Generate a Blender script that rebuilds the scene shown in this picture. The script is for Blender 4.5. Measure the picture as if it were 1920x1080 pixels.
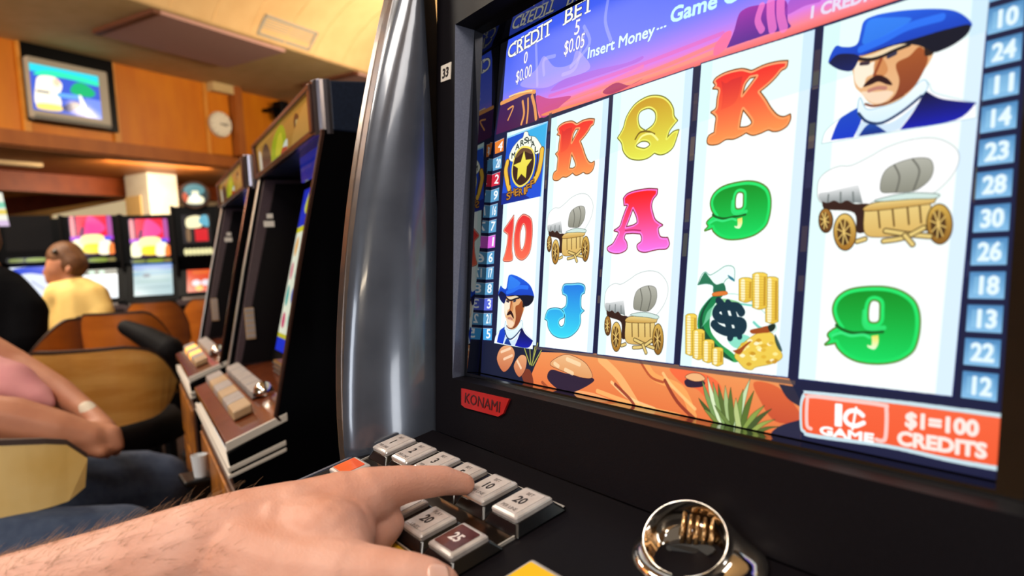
import bpy, bmesh, math, random
import numpy as np
from mathutils import Vector, Matrix
from mathutils.bvhtree import BVHTree

scene = bpy.context.scene
for o in list(bpy.data.objects):
    bpy.data.objects.remove(o)

# ---------------------------------------------------------------- camera
# world: X runs along the row of machines (to the player's right), Y into the machines, Z up, metres.
FOC, CY = 1274.2227, 584.153          # focal length and principal row for a 1920x1080 frame
CAM = np.array([0.490107, -0.299101, 1.147028])
ROT = np.array([[0.565629, 0.036600, -0.823848],
                [0.822987, -0.088656, 0.561099],
                [-0.052503, -0.995390, -0.080267]])     # columns: image right, image down, view direction
cd = bpy.data.cameras.new("camera")
cam = bpy.data.objects.new("camera", cd)
scene.collection.objects.link(cam)
M4 = Matrix.Identity(4)
for i in range(3):
    M4[i][0] = ROT[i, 0]; M4[i][1] = -ROT[i, 1]; M4[i][2] = -ROT[i, 2]; M4[i][3] = CAM[i]
cam.matrix_world = M4
cd.sensor_width = 36
cd.lens = 36 * FOC / 1920
cd.shift_y = (CY - 540) / 1920
cd.clip_start = .02
cd.clip_end = 60
cd.dof.use_dof = True
cd.dof.focus_distance = .50
cd.dof.aperture_fstop = 7.0
scene.camera = cam

# ---------------------------------------------------------------- light and exposure
vs = scene.view_settings
vs.view_transform = 'Standard'
vs.look = 'None'
vs.exposure = 0.0
vs.gamma = 1.0
vs.use_curve_mapping = False
world = bpy.data.worlds.new("world")
scene.world = world
world.use_nodes = True
bg = world.node_tree.nodes["Background"]
bg.inputs[0].default_value = (1.0, .84, .68, 1)
bg.inputs[1].default_value = .20


def area(name, loc, aim, sx, sy, power, col):
    l = bpy.data.lights.new(name, 'AREA')
    l.shape = 'RECTANGLE'
    l.size, l.size_y, l.energy, l.color = sx, sy, power, col
    o = bpy.data.objects.new(name, l)
    scene.collection.objects.link(o)
    o.location = loc
    o.rotation_euler = (Vector(aim) - Vector(loc)).to_track_quat('-Z', 'Y').to_euler()
    return o


area("unseen_ceiling_light", (-.3, -1.6, 3.2), (-.2, -.6, .9), 1.2, .6, 40, (1, .92, .82))  # unseen overhead lights added to brighten the aisle, no fittings modelled
area("unseen_ceiling_light", (1.4, -.9, 2.9), (.1, -.15, 1.0), .9, .5, 15, (1, .93, .85))
area("unseen_ceiling_light", (-2.5, -1.7, 3.2), (-2.6, -.5, .6), 1.0, .6, 60, (1, .90, .76))  # added to lift the dark chairs and the arm beside them
area("unseen_ceiling_light", (-4.2, -1.0, 3.25), (-4.4, -.6, 0), 1.6, .8, 90, (1, .88, .70))
area("unseen_ceiling_light", (-5.2, -3.2, 3.25), (-7.6, .2, 2.4), 1.6, .8, 150, (1, .84, .62))
area("unseen_ceiling_light", (-8.1, .9, 2.38), (-9.2, .5, 1.9), 1.2, .4, 62, (1, .86, .62))  # added under the bulkhead to brighten beams and column
area("unseen_ceiling_light", (-11.98, 0.85, 2.62), (-13.57, 0.93, 2.1), 1.4, .4, 60, (1, .90, .70))  # added to brighten the dark far wall
area("unseen_uplight", (-4.24, 2.27, 2.89), (-5.6, 1.7, 3.6), .5, .5, 34, (1, .76, .46))
area("unseen_uplight", (-5.5, 3.3, 3.09), (-7.2, 1.2, 3.4), .5, .5, 45, (1, .80, .56))  # added out of sight to brighten the flat ceiling and wall
area("unseen_uplight", (1.6, -2.2, 2.3), (.8, -1.6, 4), .6, .6, 40, (1, .82, .58))  # added out of view so the near ceiling gives warm reflections
area("streak_light", (.9, -3.4, 1.75), (-.05, -.05, 1.1), .7, 1.3, 30, (.90, .95, 1))  # added area light behind the camera for the column's streak, no window
area("streak_light", (5.0, -.16, 1.0), (0, -.16, 1.0), .62, 1.9, 42, (.94, .97, 1))  # unseen source, placed where the column's bright streak reflects it
# ---------------------------------------------------------------- helpers
def lin(h):
    c = [int(h[i:i + 2], 16) / 255 for i in (0, 2, 4)]
    return tuple(x / 12.92 if x <= .04045 else ((x + .055) / 1.055) ** 2.4 for x in c) + (1,)


def mat(name, col, rough=.5, metal=0., col2=None, scale=20., stretch=(1, 1, 1), bump=0., bscale=None, coat=0., sss=0., emit=0., spec=.5, detail=4.):
    m = bpy.data.materials.new(name)
    m.use_nodes = True
    nt = m.node_tree
    p = nt.nodes["Principled BSDF"]
    p.inputs['Base Color'].default_value = lin(col)
    p.inputs['Roughness'].default_value = rough
    p.inputs['Metallic'].default_value = metal
    p.inputs['Specular IOR Level'].default_value = spec
    p.inputs['Coat Weight'].default_value = coat
    p.inputs['Coat Roughness'].default_value = .08
    if sss:
        p.inputs['Subsurface Weight'].default_value = sss
        p.inputs['Subsurface Radius'].default_value = (.006, .002, .001)
        p.inputs['Subsurface Scale'].default_value = 1.
    if emit:
        p.inputs['Emission Color'].default_value = lin(col)
        p.inputs['Emission Strength'].default_value = emit
    if col2 or bump:
        tc = nt.nodes.new("ShaderNodeTexCoord")
        mp = nt.nodes.new("ShaderNodeMapping")
        mp.inputs['Scale'].default_value = stretch
        nt.links.new(tc.outputs['Object'], mp.inputs[0])
    if col2:
        n = nt.nodes.new("ShaderNodeTexNoise")
        n.inputs['Scale'].default_value = scale
        n.inputs['Detail'].default_value = detail
        nt.links.new(mp.outputs[0], n.inputs['Vector'])
        r = nt.nodes.new("ShaderNodeValToRGB")
        r.color_ramp.elements[0].position = .35
        r.color_ramp.elements[1].position = .65
        r.color_ramp.elements[0].color = lin(col)
        r.color_ramp.elements[1].color = lin(col2)
        nt.links.new(n.outputs[0], r.inputs[0])
        nt.links.new(r.outputs[0], p.inputs['Base Color'])
        if emit:
            nt.links.new(r.outputs[0], p.inputs['Emission Color'])
    if bump:
        n2 = nt.nodes.new("ShaderNodeTexNoise")
        n2.inputs['Scale'].default_value = bscale or scale
        n2.inputs['Detail'].default_value = 5
        nt.links.new(mp.outputs[0], n2.inputs['Vector'])
        b = nt.nodes.new("ShaderNodeBump")
        b.inputs['Strength'].default_value = bump
        b.inputs['Distance'].default_value = .001
        nt.links.new(n2.outputs[0], b.inputs['Height'])
        nt.links.new(b.outputs[0], p.inputs['Normal'])
    return m


def screen_mat(name, img, strength=1., spec=.3, rough=.12):
    m = bpy.data.materials.new(name)
    m.use_nodes = True
    nt = m.node_tree
    p = nt.nodes["Principled BSDF"]
    p.inputs['Base Color'].default_value = (.01, .01, .012, 1)
    p.inputs['Roughness'].default_value = rough
    p.inputs['Specular IOR Level'].default_value = spec
    t = nt.nodes.new("ShaderNodeTexImage")
    t.image = img
    t.extension = 'EXTEND'
    nt.links.new(t.outputs[0], p.inputs['Emission Color'])
    p.inputs['Emission Strength'].default_value = strength
    return m


def link(o, parent=None):
    scene.collection.objects.link(o)
    if parent:
        o.parent = parent
        o.matrix_parent_inverse = parent.matrix_basis.inverted()
    return o


def mesh(name, verts, faces, m=None, parent=None, smooth=False, bevel=0., seg=2, uv=None, kind=None, label=None):
    me = bpy.data.meshes.new(name)
    me.from_pydata([tuple(map(float, v)) for v in verts], [], faces)
    bm = bmesh.new(); bm.from_mesh(me)
    bmesh.ops.remove_doubles(bm, verts=bm.verts, dist=1e-6)
    bmesh.ops.recalc_face_normals(bm, faces=bm.faces)
    bm.to_mesh(me); bm.free()
    if smooth:
        me.polygons.foreach_set("use_smooth", [True] * len(me.polygons))
    if m:
        me.materials.append(m)
    o = bpy.data.objects.new(name, me)
    link(o, parent)
    if bevel:
        b = o.modifiers.new("bevel", 'BEVEL'); b.width = bevel; b.segments = seg; b.limit_method = 'ANGLE'
    if kind:
        o['kind'] = kind
    if label:
        o['label'] = label
    return o


def thing(name, label, cat, loc=(0, 0, 0), group=None):
    o = bpy.data.objects.new(name, None)
    o.empty_display_size = .1
    o.location = loc
    scene.collection.objects.link(o)
    o['label'] = label
    o['category'] = cat
    if group:
        o['group'] = group
    return o


def tag(o, label, cat, group=None):
    o['label'] = label
    o['category'] = cat
    if group:
        o['group'] = group
    return o


def structure(o):
    o['kind'] = 'structure'
    return o


def loft(rings, cap=(True, True), closed=True):
    """skin a list of equally long point rings"""
    n = len(rings[0])
    v = [p for r in rings for p in r]
    f = []
    for i in range(len(rings) - 1):
        for j in range(n if closed else n - 1):
            a, b = i * n + j, i * n + (j + 1) % n
            f.append((a, b, b + n, a + n))
    if cap[0]:
        f.append(tuple(range(n))[::-1])
    if cap[1]:
        f.append(tuple(range((len(rings) - 1) * n, len(rings) * n)))
    return v, f


def box_pts(fr, x0, x1, y0, y1, z0, z1):
    v = [fr(x, y, z) for z in (z0, z1) for (x, y) in ((x0, y0), (x1, y0), (x1, y1), (x0, y1))]
    return v, [(0, 3, 2, 1), (4, 5, 6, 7), (0, 1, 5, 4), (1, 2, 6, 5), (2, 3, 7, 6), (3, 0, 4, 7)]


def box(name, fr, x0, x1, y0, y1, z0, z1, m, parent=None, bevel=.002, **k):
    v, f = box_pts(fr, x0, x1, y0, y1, z0, z1)
    return mesh(name, v, f, m, parent, bevel=bevel, **k)


def prism(name, fr, prof, x0, x1, m, parent=None, bevel=.002, **k):
    """profile in (y,z) extruded along x"""
    v, f = loft([[fr(x0, y, z) for y, z in prof], [fr(x1, y, z) for y, z in prof]])
    return mesh(name, v, f, m, parent, bevel=bevel, **k)


def merge(parts):
    v, f = [], []
    for pv, pf in parts:
        n = len(v)
        v += list(pv)
        f += [tuple(i + n for i in q) for q in pf]
    return v, f


def panel_uv(name, corners, m, parent=None, nx=1, bulge=0., label=None):
    """picture plane: corners lower-left, lower-right, upper-right, upper-left; gets a UV map"""
    a, b, c, d = [np.array(q, float) for q in corners]
    nrm = np.cross(b - a, d - a); nrm /= np.linalg.norm(nrm)
    n = max(nx, 1)
    vs_, uvs = [], []
    for j in range(n + 1):
        for i in range(n + 1):
            u, v = i / n, j / n
            p = a * (1 - u) * (1 - v) + b * u * (1 - v) + c * u * v + d * (1 - u) * v
            p = p + nrm * bulge * (1 - (2 * u - 1) ** 2) * (1 - (2 * v - 1) ** 2)
            vs_.append(tuple(p)); uvs.append((u, v))
    fs = [(j * (n + 1) + i, j * (n + 1) + i + 1, (j + 1) * (n + 1) + i + 1, (j + 1) * (n + 1) + i) for j in range(n) for i in range(n)]
    me = bpy.data.meshes.new(name)
    me.from_pydata(vs_, [], fs)
    ul = me.uv_layers.new(name="UVMap")
    for p in me.polygons:
        for li in p.loop_indices:
            ul.data[li].uv = uvs[me.loops[li].vertex_index]
        p.use_smooth = n > 1
    me.materials.append(m)
    o = bpy.data.objects.new(name, me)
    link(o, parent)
    if label:
        o['label'] = label
    return o


def lettering(name, txt, o, ex, ey, h, m, parent=None, sx=1., ext=.0002, bold=0.):
    """raised flat lettering: origin o (centre of the baseline), ex reading direction, ey up, capital height h"""
    cu = bpy.data.curves.new(name, 'FONT')
    cu.body = txt
    cu.align_x = 'CENTER'
    cu.resolution_u = 2
    cu.size = h / .69
    cu.extrude = ext
    cu.offset = bold
    t = bpy.data.objects.new(name, cu)
    scene.collection.objects.link(t)
    dg = bpy.context.evaluated_depsgraph_get()
    me = bpy.data.meshes.new_from_object(t.evaluated_get(dg))
    bpy.data.objects.remove(t)
    ex, ey = Vector(ex).normalized(), Vector(ey).normalized()
    ez = ex.cross(ey)
    for v in me.vertices:
        v.co = Vector(o) + ex * v.co.x * sx + ey * v.co.y + ez * v.co.z
    me.materials.clear()
    me.materials.append(m)
    ob = bpy.data.objects.new(name, me)
    return link(ob, parent)


def at(px, py, Z):
    """the point seen at a pixel of the photograph, Z metres along the view axis"""
    return CAM + ROT @ np.array([(px - 960) / FOC, (py - CY) / FOC, 1.]) * Z


def on(px, py, n, d):
    r = ROT @ np.array([(px - 960) / FOC, (py - CY) / FOC, 1.])
    n = np.array(n, float)
    return CAM + r * ((d - n @ CAM) / (n @ r))


def blob(name, chains, voxel, m, parent=None, smooth=8, sub=10):
    """one continuous skin grown over chains of joints (point, radius[, flatten axis])"""
    V, F = [], []
    for ch in chains:
        for (p, r), (q, s) in zip(ch[:-1], ch[1:]):
            p, q = np.array(p, float), np.array(q, float)
            ax = q - p
            L = np.linalg.norm(ax)
            ax = ax / L if L > 1e-9 else np.array([0, 0, 1.])
            u = np.cross(ax, [0, 0, 1.] if abs(ax[2]) < .9 else [1., 0, 0]); u /= np.linalg.norm(u)
            w = np.cross(ax, u)
            rings = []
            for k in range(5):
                a = -math.pi / 2 + k / 4 * math.pi / 2
                rings.append((p + ax * r * math.sin(a), r * max(math.cos(a), .02)))
            for k in range(5):
                a = k / 4 * math.pi / 2
                rings.append((q + ax * s * math.sin(a), s * max(math.cos(a), .02)))
            R = [[c + (u * math.cos(t * 2 * math.pi / sub) + w * math.sin(t * 2 * math.pi / sub)) * rr for t in range(sub)] for c, rr in rings]
            v, f = loft(R)
            n = len(V)
            V += v; F += [tuple(i + n for i in g) for g in f]
    me = bpy.data.meshes.new(name)
    me.from_pydata([tuple(v) for v in V], [], F)
    bm = bmesh.new(); bm.from_mesh(me); bmesh.ops.recalc_face_normals(bm, faces=bm.faces); bm.to_mesh(me); bm.free()
    t = bpy.data.objects.new(name, me)
    scene.collection.objects.link(t)
    rm = t.modifiers.new("remesh", 'REMESH'); rm.mode = 'VOXEL'; rm.voxel_size = voxel
    sm = t.modifiers.new("smooth", 'SMOOTH'); sm.factor = .5; sm.iterations = smooth
    dg = bpy.context.evaluated_depsgraph_get()
    out = bpy.data.meshes.new_from_object(t.evaluated_get(dg))
    bpy.data.objects.remove(t)
    out.polygons.foreach_set("use_smooth", [True] * len(out.polygons))
    out.materials.clear()
    out.materials.append(m)
    ob = bpy.data.objects.new(name, out)
    return link(ob, parent)


def pxchain(*js):
    """joints given where the photograph shows them: (px, py, distance, radius in px)"""
    return [(at(x, y, Z), r * Z / FOC) for x, y, Z, r in js]
# ---------------------------------------------------------------- flat screen pictures
# A small polygon painter: what the lit screens show is flat print, so it is drawn
# once from polygons, strokes and letters into a bitmap that the display emits.
def rgb(h):
    return np.array([int(h[i:i + 2], 16) / 255 for i in (0, 2, 4)])


def catmull(pts, n=5):
    """closed smooth curve; a point given twice in a row is a sharp corner"""
    m = len(pts)
    out = []
    for i in range(m):
        p0, p1, p2, p3 = pts[i - 1], pts[i], pts[(i + 1) % m], pts[(i + 2) % m]
        if np.allclose(p1, p2):
            continue
        for t in np.arange(n) / n:
            out.append(.5 * ((2 * p1) + (p2 - p0) * t + (2 * p0 - 5 * p1 + 4 * p2 - p3) * t * t
                             + (3 * p1 - p0 - 3 * p2 + p3) * t ** 3))
    return np.array(out)


class Canvas:
    """units: tenths of a millimetre, origin at the lower left corner"""

    def __init__(self, w_mm, h_mm, ppm, base="000000"):
        self.k = ppm / 10
        self.W, self.H = int(w_mm * ppm), int(h_mm * ppm)
        self.px = np.ones((self.H, self.W, 3)) * rgb(base)

    def mask(self, contours):
        ss = 3
        allp = np.concatenate(contours)
        x0 = max(0, int(np.floor(allp[:, 0].min())) - 1); x1 = min(self.W, int(np.ceil(allp[:, 0].max())) + 2)
        y0 = max(0, int(np.floor(allp[:, 1].min())) - 1); y1 = min(self.H, int(np.ceil(allp[:, 1].max())) + 2)
        if x1 <= x0 or y1 <= y0:
            return None
        acc = np.zeros((y1 - y0, x1 - x0 + 1))
        P = np.concatenate(contours); Q = np.concatenate([np.roll(c, -1, 0) for c in contours])
        lo = np.minimum(P[:, 1], Q[:, 1]); hi = np.maximum(P[:, 1], Q[:, 1])
        n = x1 - x0
        for r in range((y1 - y0) * ss):
            y = y0 + (r + .5) / ss
            e = (lo <= y) & (hi > y)
            if not e.any():
                continue
            a, b = P[e], Q[e]
            xs = np.sort(a[:, 0] + (y - a[:, 1]) * (b[:, 0] - a[:, 0]) / (b[:, 1] - a[:, 1])) - x0
            row = acc[r // ss]
            for u, v in zip(xs[0::2], xs[1::2]):
                u = min(max(u, 0), n); v = min(max(v, 0), n)
                if v <= u:
                    continue
                iu, iv = int(u), int(v)
                if iu == iv:
                    row[iu] += v - u
                else:
                    row[iu] += iu + 1 - u
                    row[iu + 1:iv] += 1
                    row[iv] += v - iv
        return x0, y0, np.clip(acc[:, :n] / ss, 0, 1)

    def paint(self, m, c1, c2=None, alpha=1., span=None):
        if m is None:
            return
        x0, y0, a = m
        h, w = a.shape
        col = rgb(c1)[None, None]
        if c2:
            ys = (np.arange(h) + y0)
            lo, hi = span if span else (ys[0], ys[-1])
            t = np.clip((ys - lo) / max(hi - lo, 1), 0, 1)[:, None, None]
            col = rgb(c2) * (1 - t) + rgb(c1) * t
        v = self.px[y0:y0 + h, x0:x0 + w]
        aa = (a * alpha)[:, :, None]
        v[:] = v * (1 - aa) + col * aa

    def stroke_mask(self, pts, w, closed=False, clip=None):
        segs = []
        m = len(pts)
        for i in range(m if closed else m - 1):
            p, q = pts[i], pts[(i + 1) % m]
            d = q - p
            L = np.hypot(*d)
            if L < 1e-6:
                continue
            segs.append((p, q))
        if not segs:
            return None
        A = np.array([s[0] for s in segs]); B = np.array([s[1] for s in segs])
        r = w / 2
        x0 = max(0, int(min(A[:, 0].min(), B[:, 0].min()) - r - 2)); x1 = min(self.W, int(max(A[:, 0].max(), B[:, 0].max()) + r + 3))
        y0 = max(0, int(min(A[:, 1].min(), B[:, 1].min()) - r - 2)); y1 = min(self.H, int(max(A[:, 1].max(), B[:, 1].max()) + r + 3))
        if x1 <= x0 or y1 <= y0:
            return None
        best = np.full((y1 - y0, x1 - x0), 1e9)
        for p, q in zip(A, B):
            u0 = max(x0, int(min(p[0], q[0]) - r - 2)); u1 = min(x1, int(max(p[0], q[0]) + r + 3))
            v0 = max(y0, int(min(p[1], q[1]) - r - 2)); v1 = min(y1, int(max(p[1], q[1]) + r + 3))
            if u1 <= u0 or v1 <= v0:
                continue
            X = np.arange(u0, u1)[None] + .5; Y = np.arange(v0, v1)[:, None] + .5
            d = q - p
            t = np.clip(((X - p[0]) * d[0] + (Y - p[1]) * d[1]) / (d @ d), 0, 1)
            D = np.hypot(X - p[0] - t * d[0], Y - p[1] - t * d[1])
            s = best[v0 - y0:v1 - y0, u0 - x0:u1 - x0]
            np.minimum(s, D, out=s)
        return x0, y0, np.clip(r + .5 - best, 0, 1)

    def P(self, c1, contours, c2=None, o=None, r=None, a=1., s=1):
        """filled shape: colour c1 (top) to c2 (bottom), outline o=(colour,width), inner rim r=(colour,width)"""
        cs = []
        for c in contours:
            p = np.array(c, float).reshape(-1, 2) * self.k
            cs.append(catmull(p) if s else p)
        if o:
            for c in cs:
                self.paint(self.stroke_mask(c, o[1] * self.k, True), o[0], alpha=a)
        m = self.mask(cs)
        self.paint(m, c1, c2, a)
        if r and m is not None:
            x0, y0, mm = m
            full = np.zeros((self.H, self.W), np.float32)
            for c in cs:
                q = self.stroke_mask(c, 2 * r[1] * self.k, True)
                if q is not None:
                    b = full[q[1]:q[1] + q[2].shape[0], q[0]:q[0] + q[2].shape[1]]
                    np.maximum(b, q[2], out=b)
            self.paint((x0, y0, mm * full[y0:y0 + mm.shape[0], x0:x0 + mm.shape[1]]), r[0], r[2] if len(r) > 2 else None)

    def S(self, c, pts, w, a=1., s=0):
        p = np.array(pts, float).reshape(-1, 2) * self.k
        if s and len(p) > 2:
            q = np.concatenate([p[:1], p, p[-1:]])
            out = []
            for i in range(1, len(q) - 2):
                for t in np.arange(5) / 5:
                    out.append(.5 * (2 * q[i] + (q[i + 1] - q[i - 1]) * t + (2 * q[i - 1] - 5 * q[i] + 4 * q[i + 1] - q[i + 2]) * t * t
                                     + (3 * q[i] - q[i - 1] - 3 * q[i + 1] + q[i + 2]) * t ** 3))
            p = np.array(out + [p[-1]])
        self.paint(self.stroke_mask(p, w * self.k), c, alpha=a)

    def T(self, c, txt, x, y, h, sx=1., rot=0., bold=0, o=None, a=1., slab=0):
        """text centred on x with its baseline on y"""
        parts, width = glyphs(txt)
        cr, sr = math.cos(rot), math.sin(rot)
        for ring in [p for p in parts]:
            q = (ring - np.array([width / 2, 0])) * np.array([h * sx, h])
            ring[:] = q @ np.array([[cr, sr], [-sr, cr]]) + np.array([x, y])
        cs = [p * self.k for p in parts]
        if not cs:
            return
        if o:
            for q in cs:
                self.paint(self.stroke_mask(q, o[1] * self.k, True), o[0], alpha=a)
        if bold:
            for q in cs:
                self.paint(self.stroke_mask(q, bold * self.k, True), c, alpha=a)
        self.paint(self.mask(cs), c, alpha=a)

    def image(self, name):
        im = bpy.data.images.new(name, self.W, self.H)
        buf = np.ones((self.H, self.W, 4), np.float32)
        buf[:, :, :3] = np.clip(self.px, 0, 1)
        im.pixels.foreach_set(buf.ravel())
        im.update()
        im.pack()
        return im


_font_cache = {}


def glyphs(txt):
    """letter outlines (capital height 1) of a line of text"""
    if txt not in _font_cache:
        cu = bpy.data.curves.new("lettering", 'FONT')
        cu.body = txt
        cu.resolution_u = 3
        ob = bpy.data.objects.new("lettering", cu)
        bpy.context.scene.collection.objects.link(ob)
        dg = bpy.context.evaluated_depsgraph_get()
        me = ob.evaluated_get(dg).to_mesh()
        co = np.array([v.co[:2] for v in me.vertices]) if len(me.vertices) else np.zeros((0, 2))
        cnt = {}
        for p in me.polygons:
            vs = list(p.vertices)
            for i in range(len(vs)):
                k = (vs[i - 1], vs[i])
                cnt[k] = 1
        nxt = {a: b for (a, b) in cnt if (b, a) not in cnt}
        rings = []
        seen = set()
        for a in list(nxt):
            if a in seen:
                continue
            r = []
            while a not in seen and a in nxt:
                seen.add(a); r.append(a); a = nxt[a]
            if len(r) > 2:
                rings.append(co[r])
        bpy.data.objects.remove(ob)
        bpy.data.curves.remove(cu)
        sc = 1 / .69
        rings = [r * sc for r in rings]
        w = max((r[:, 0].max() for r in rings), default=0)
        _font_cache[txt] = (rings, w)
    rings, w = _font_cache[txt]
    return [r.copy() for r in rings], w
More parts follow.
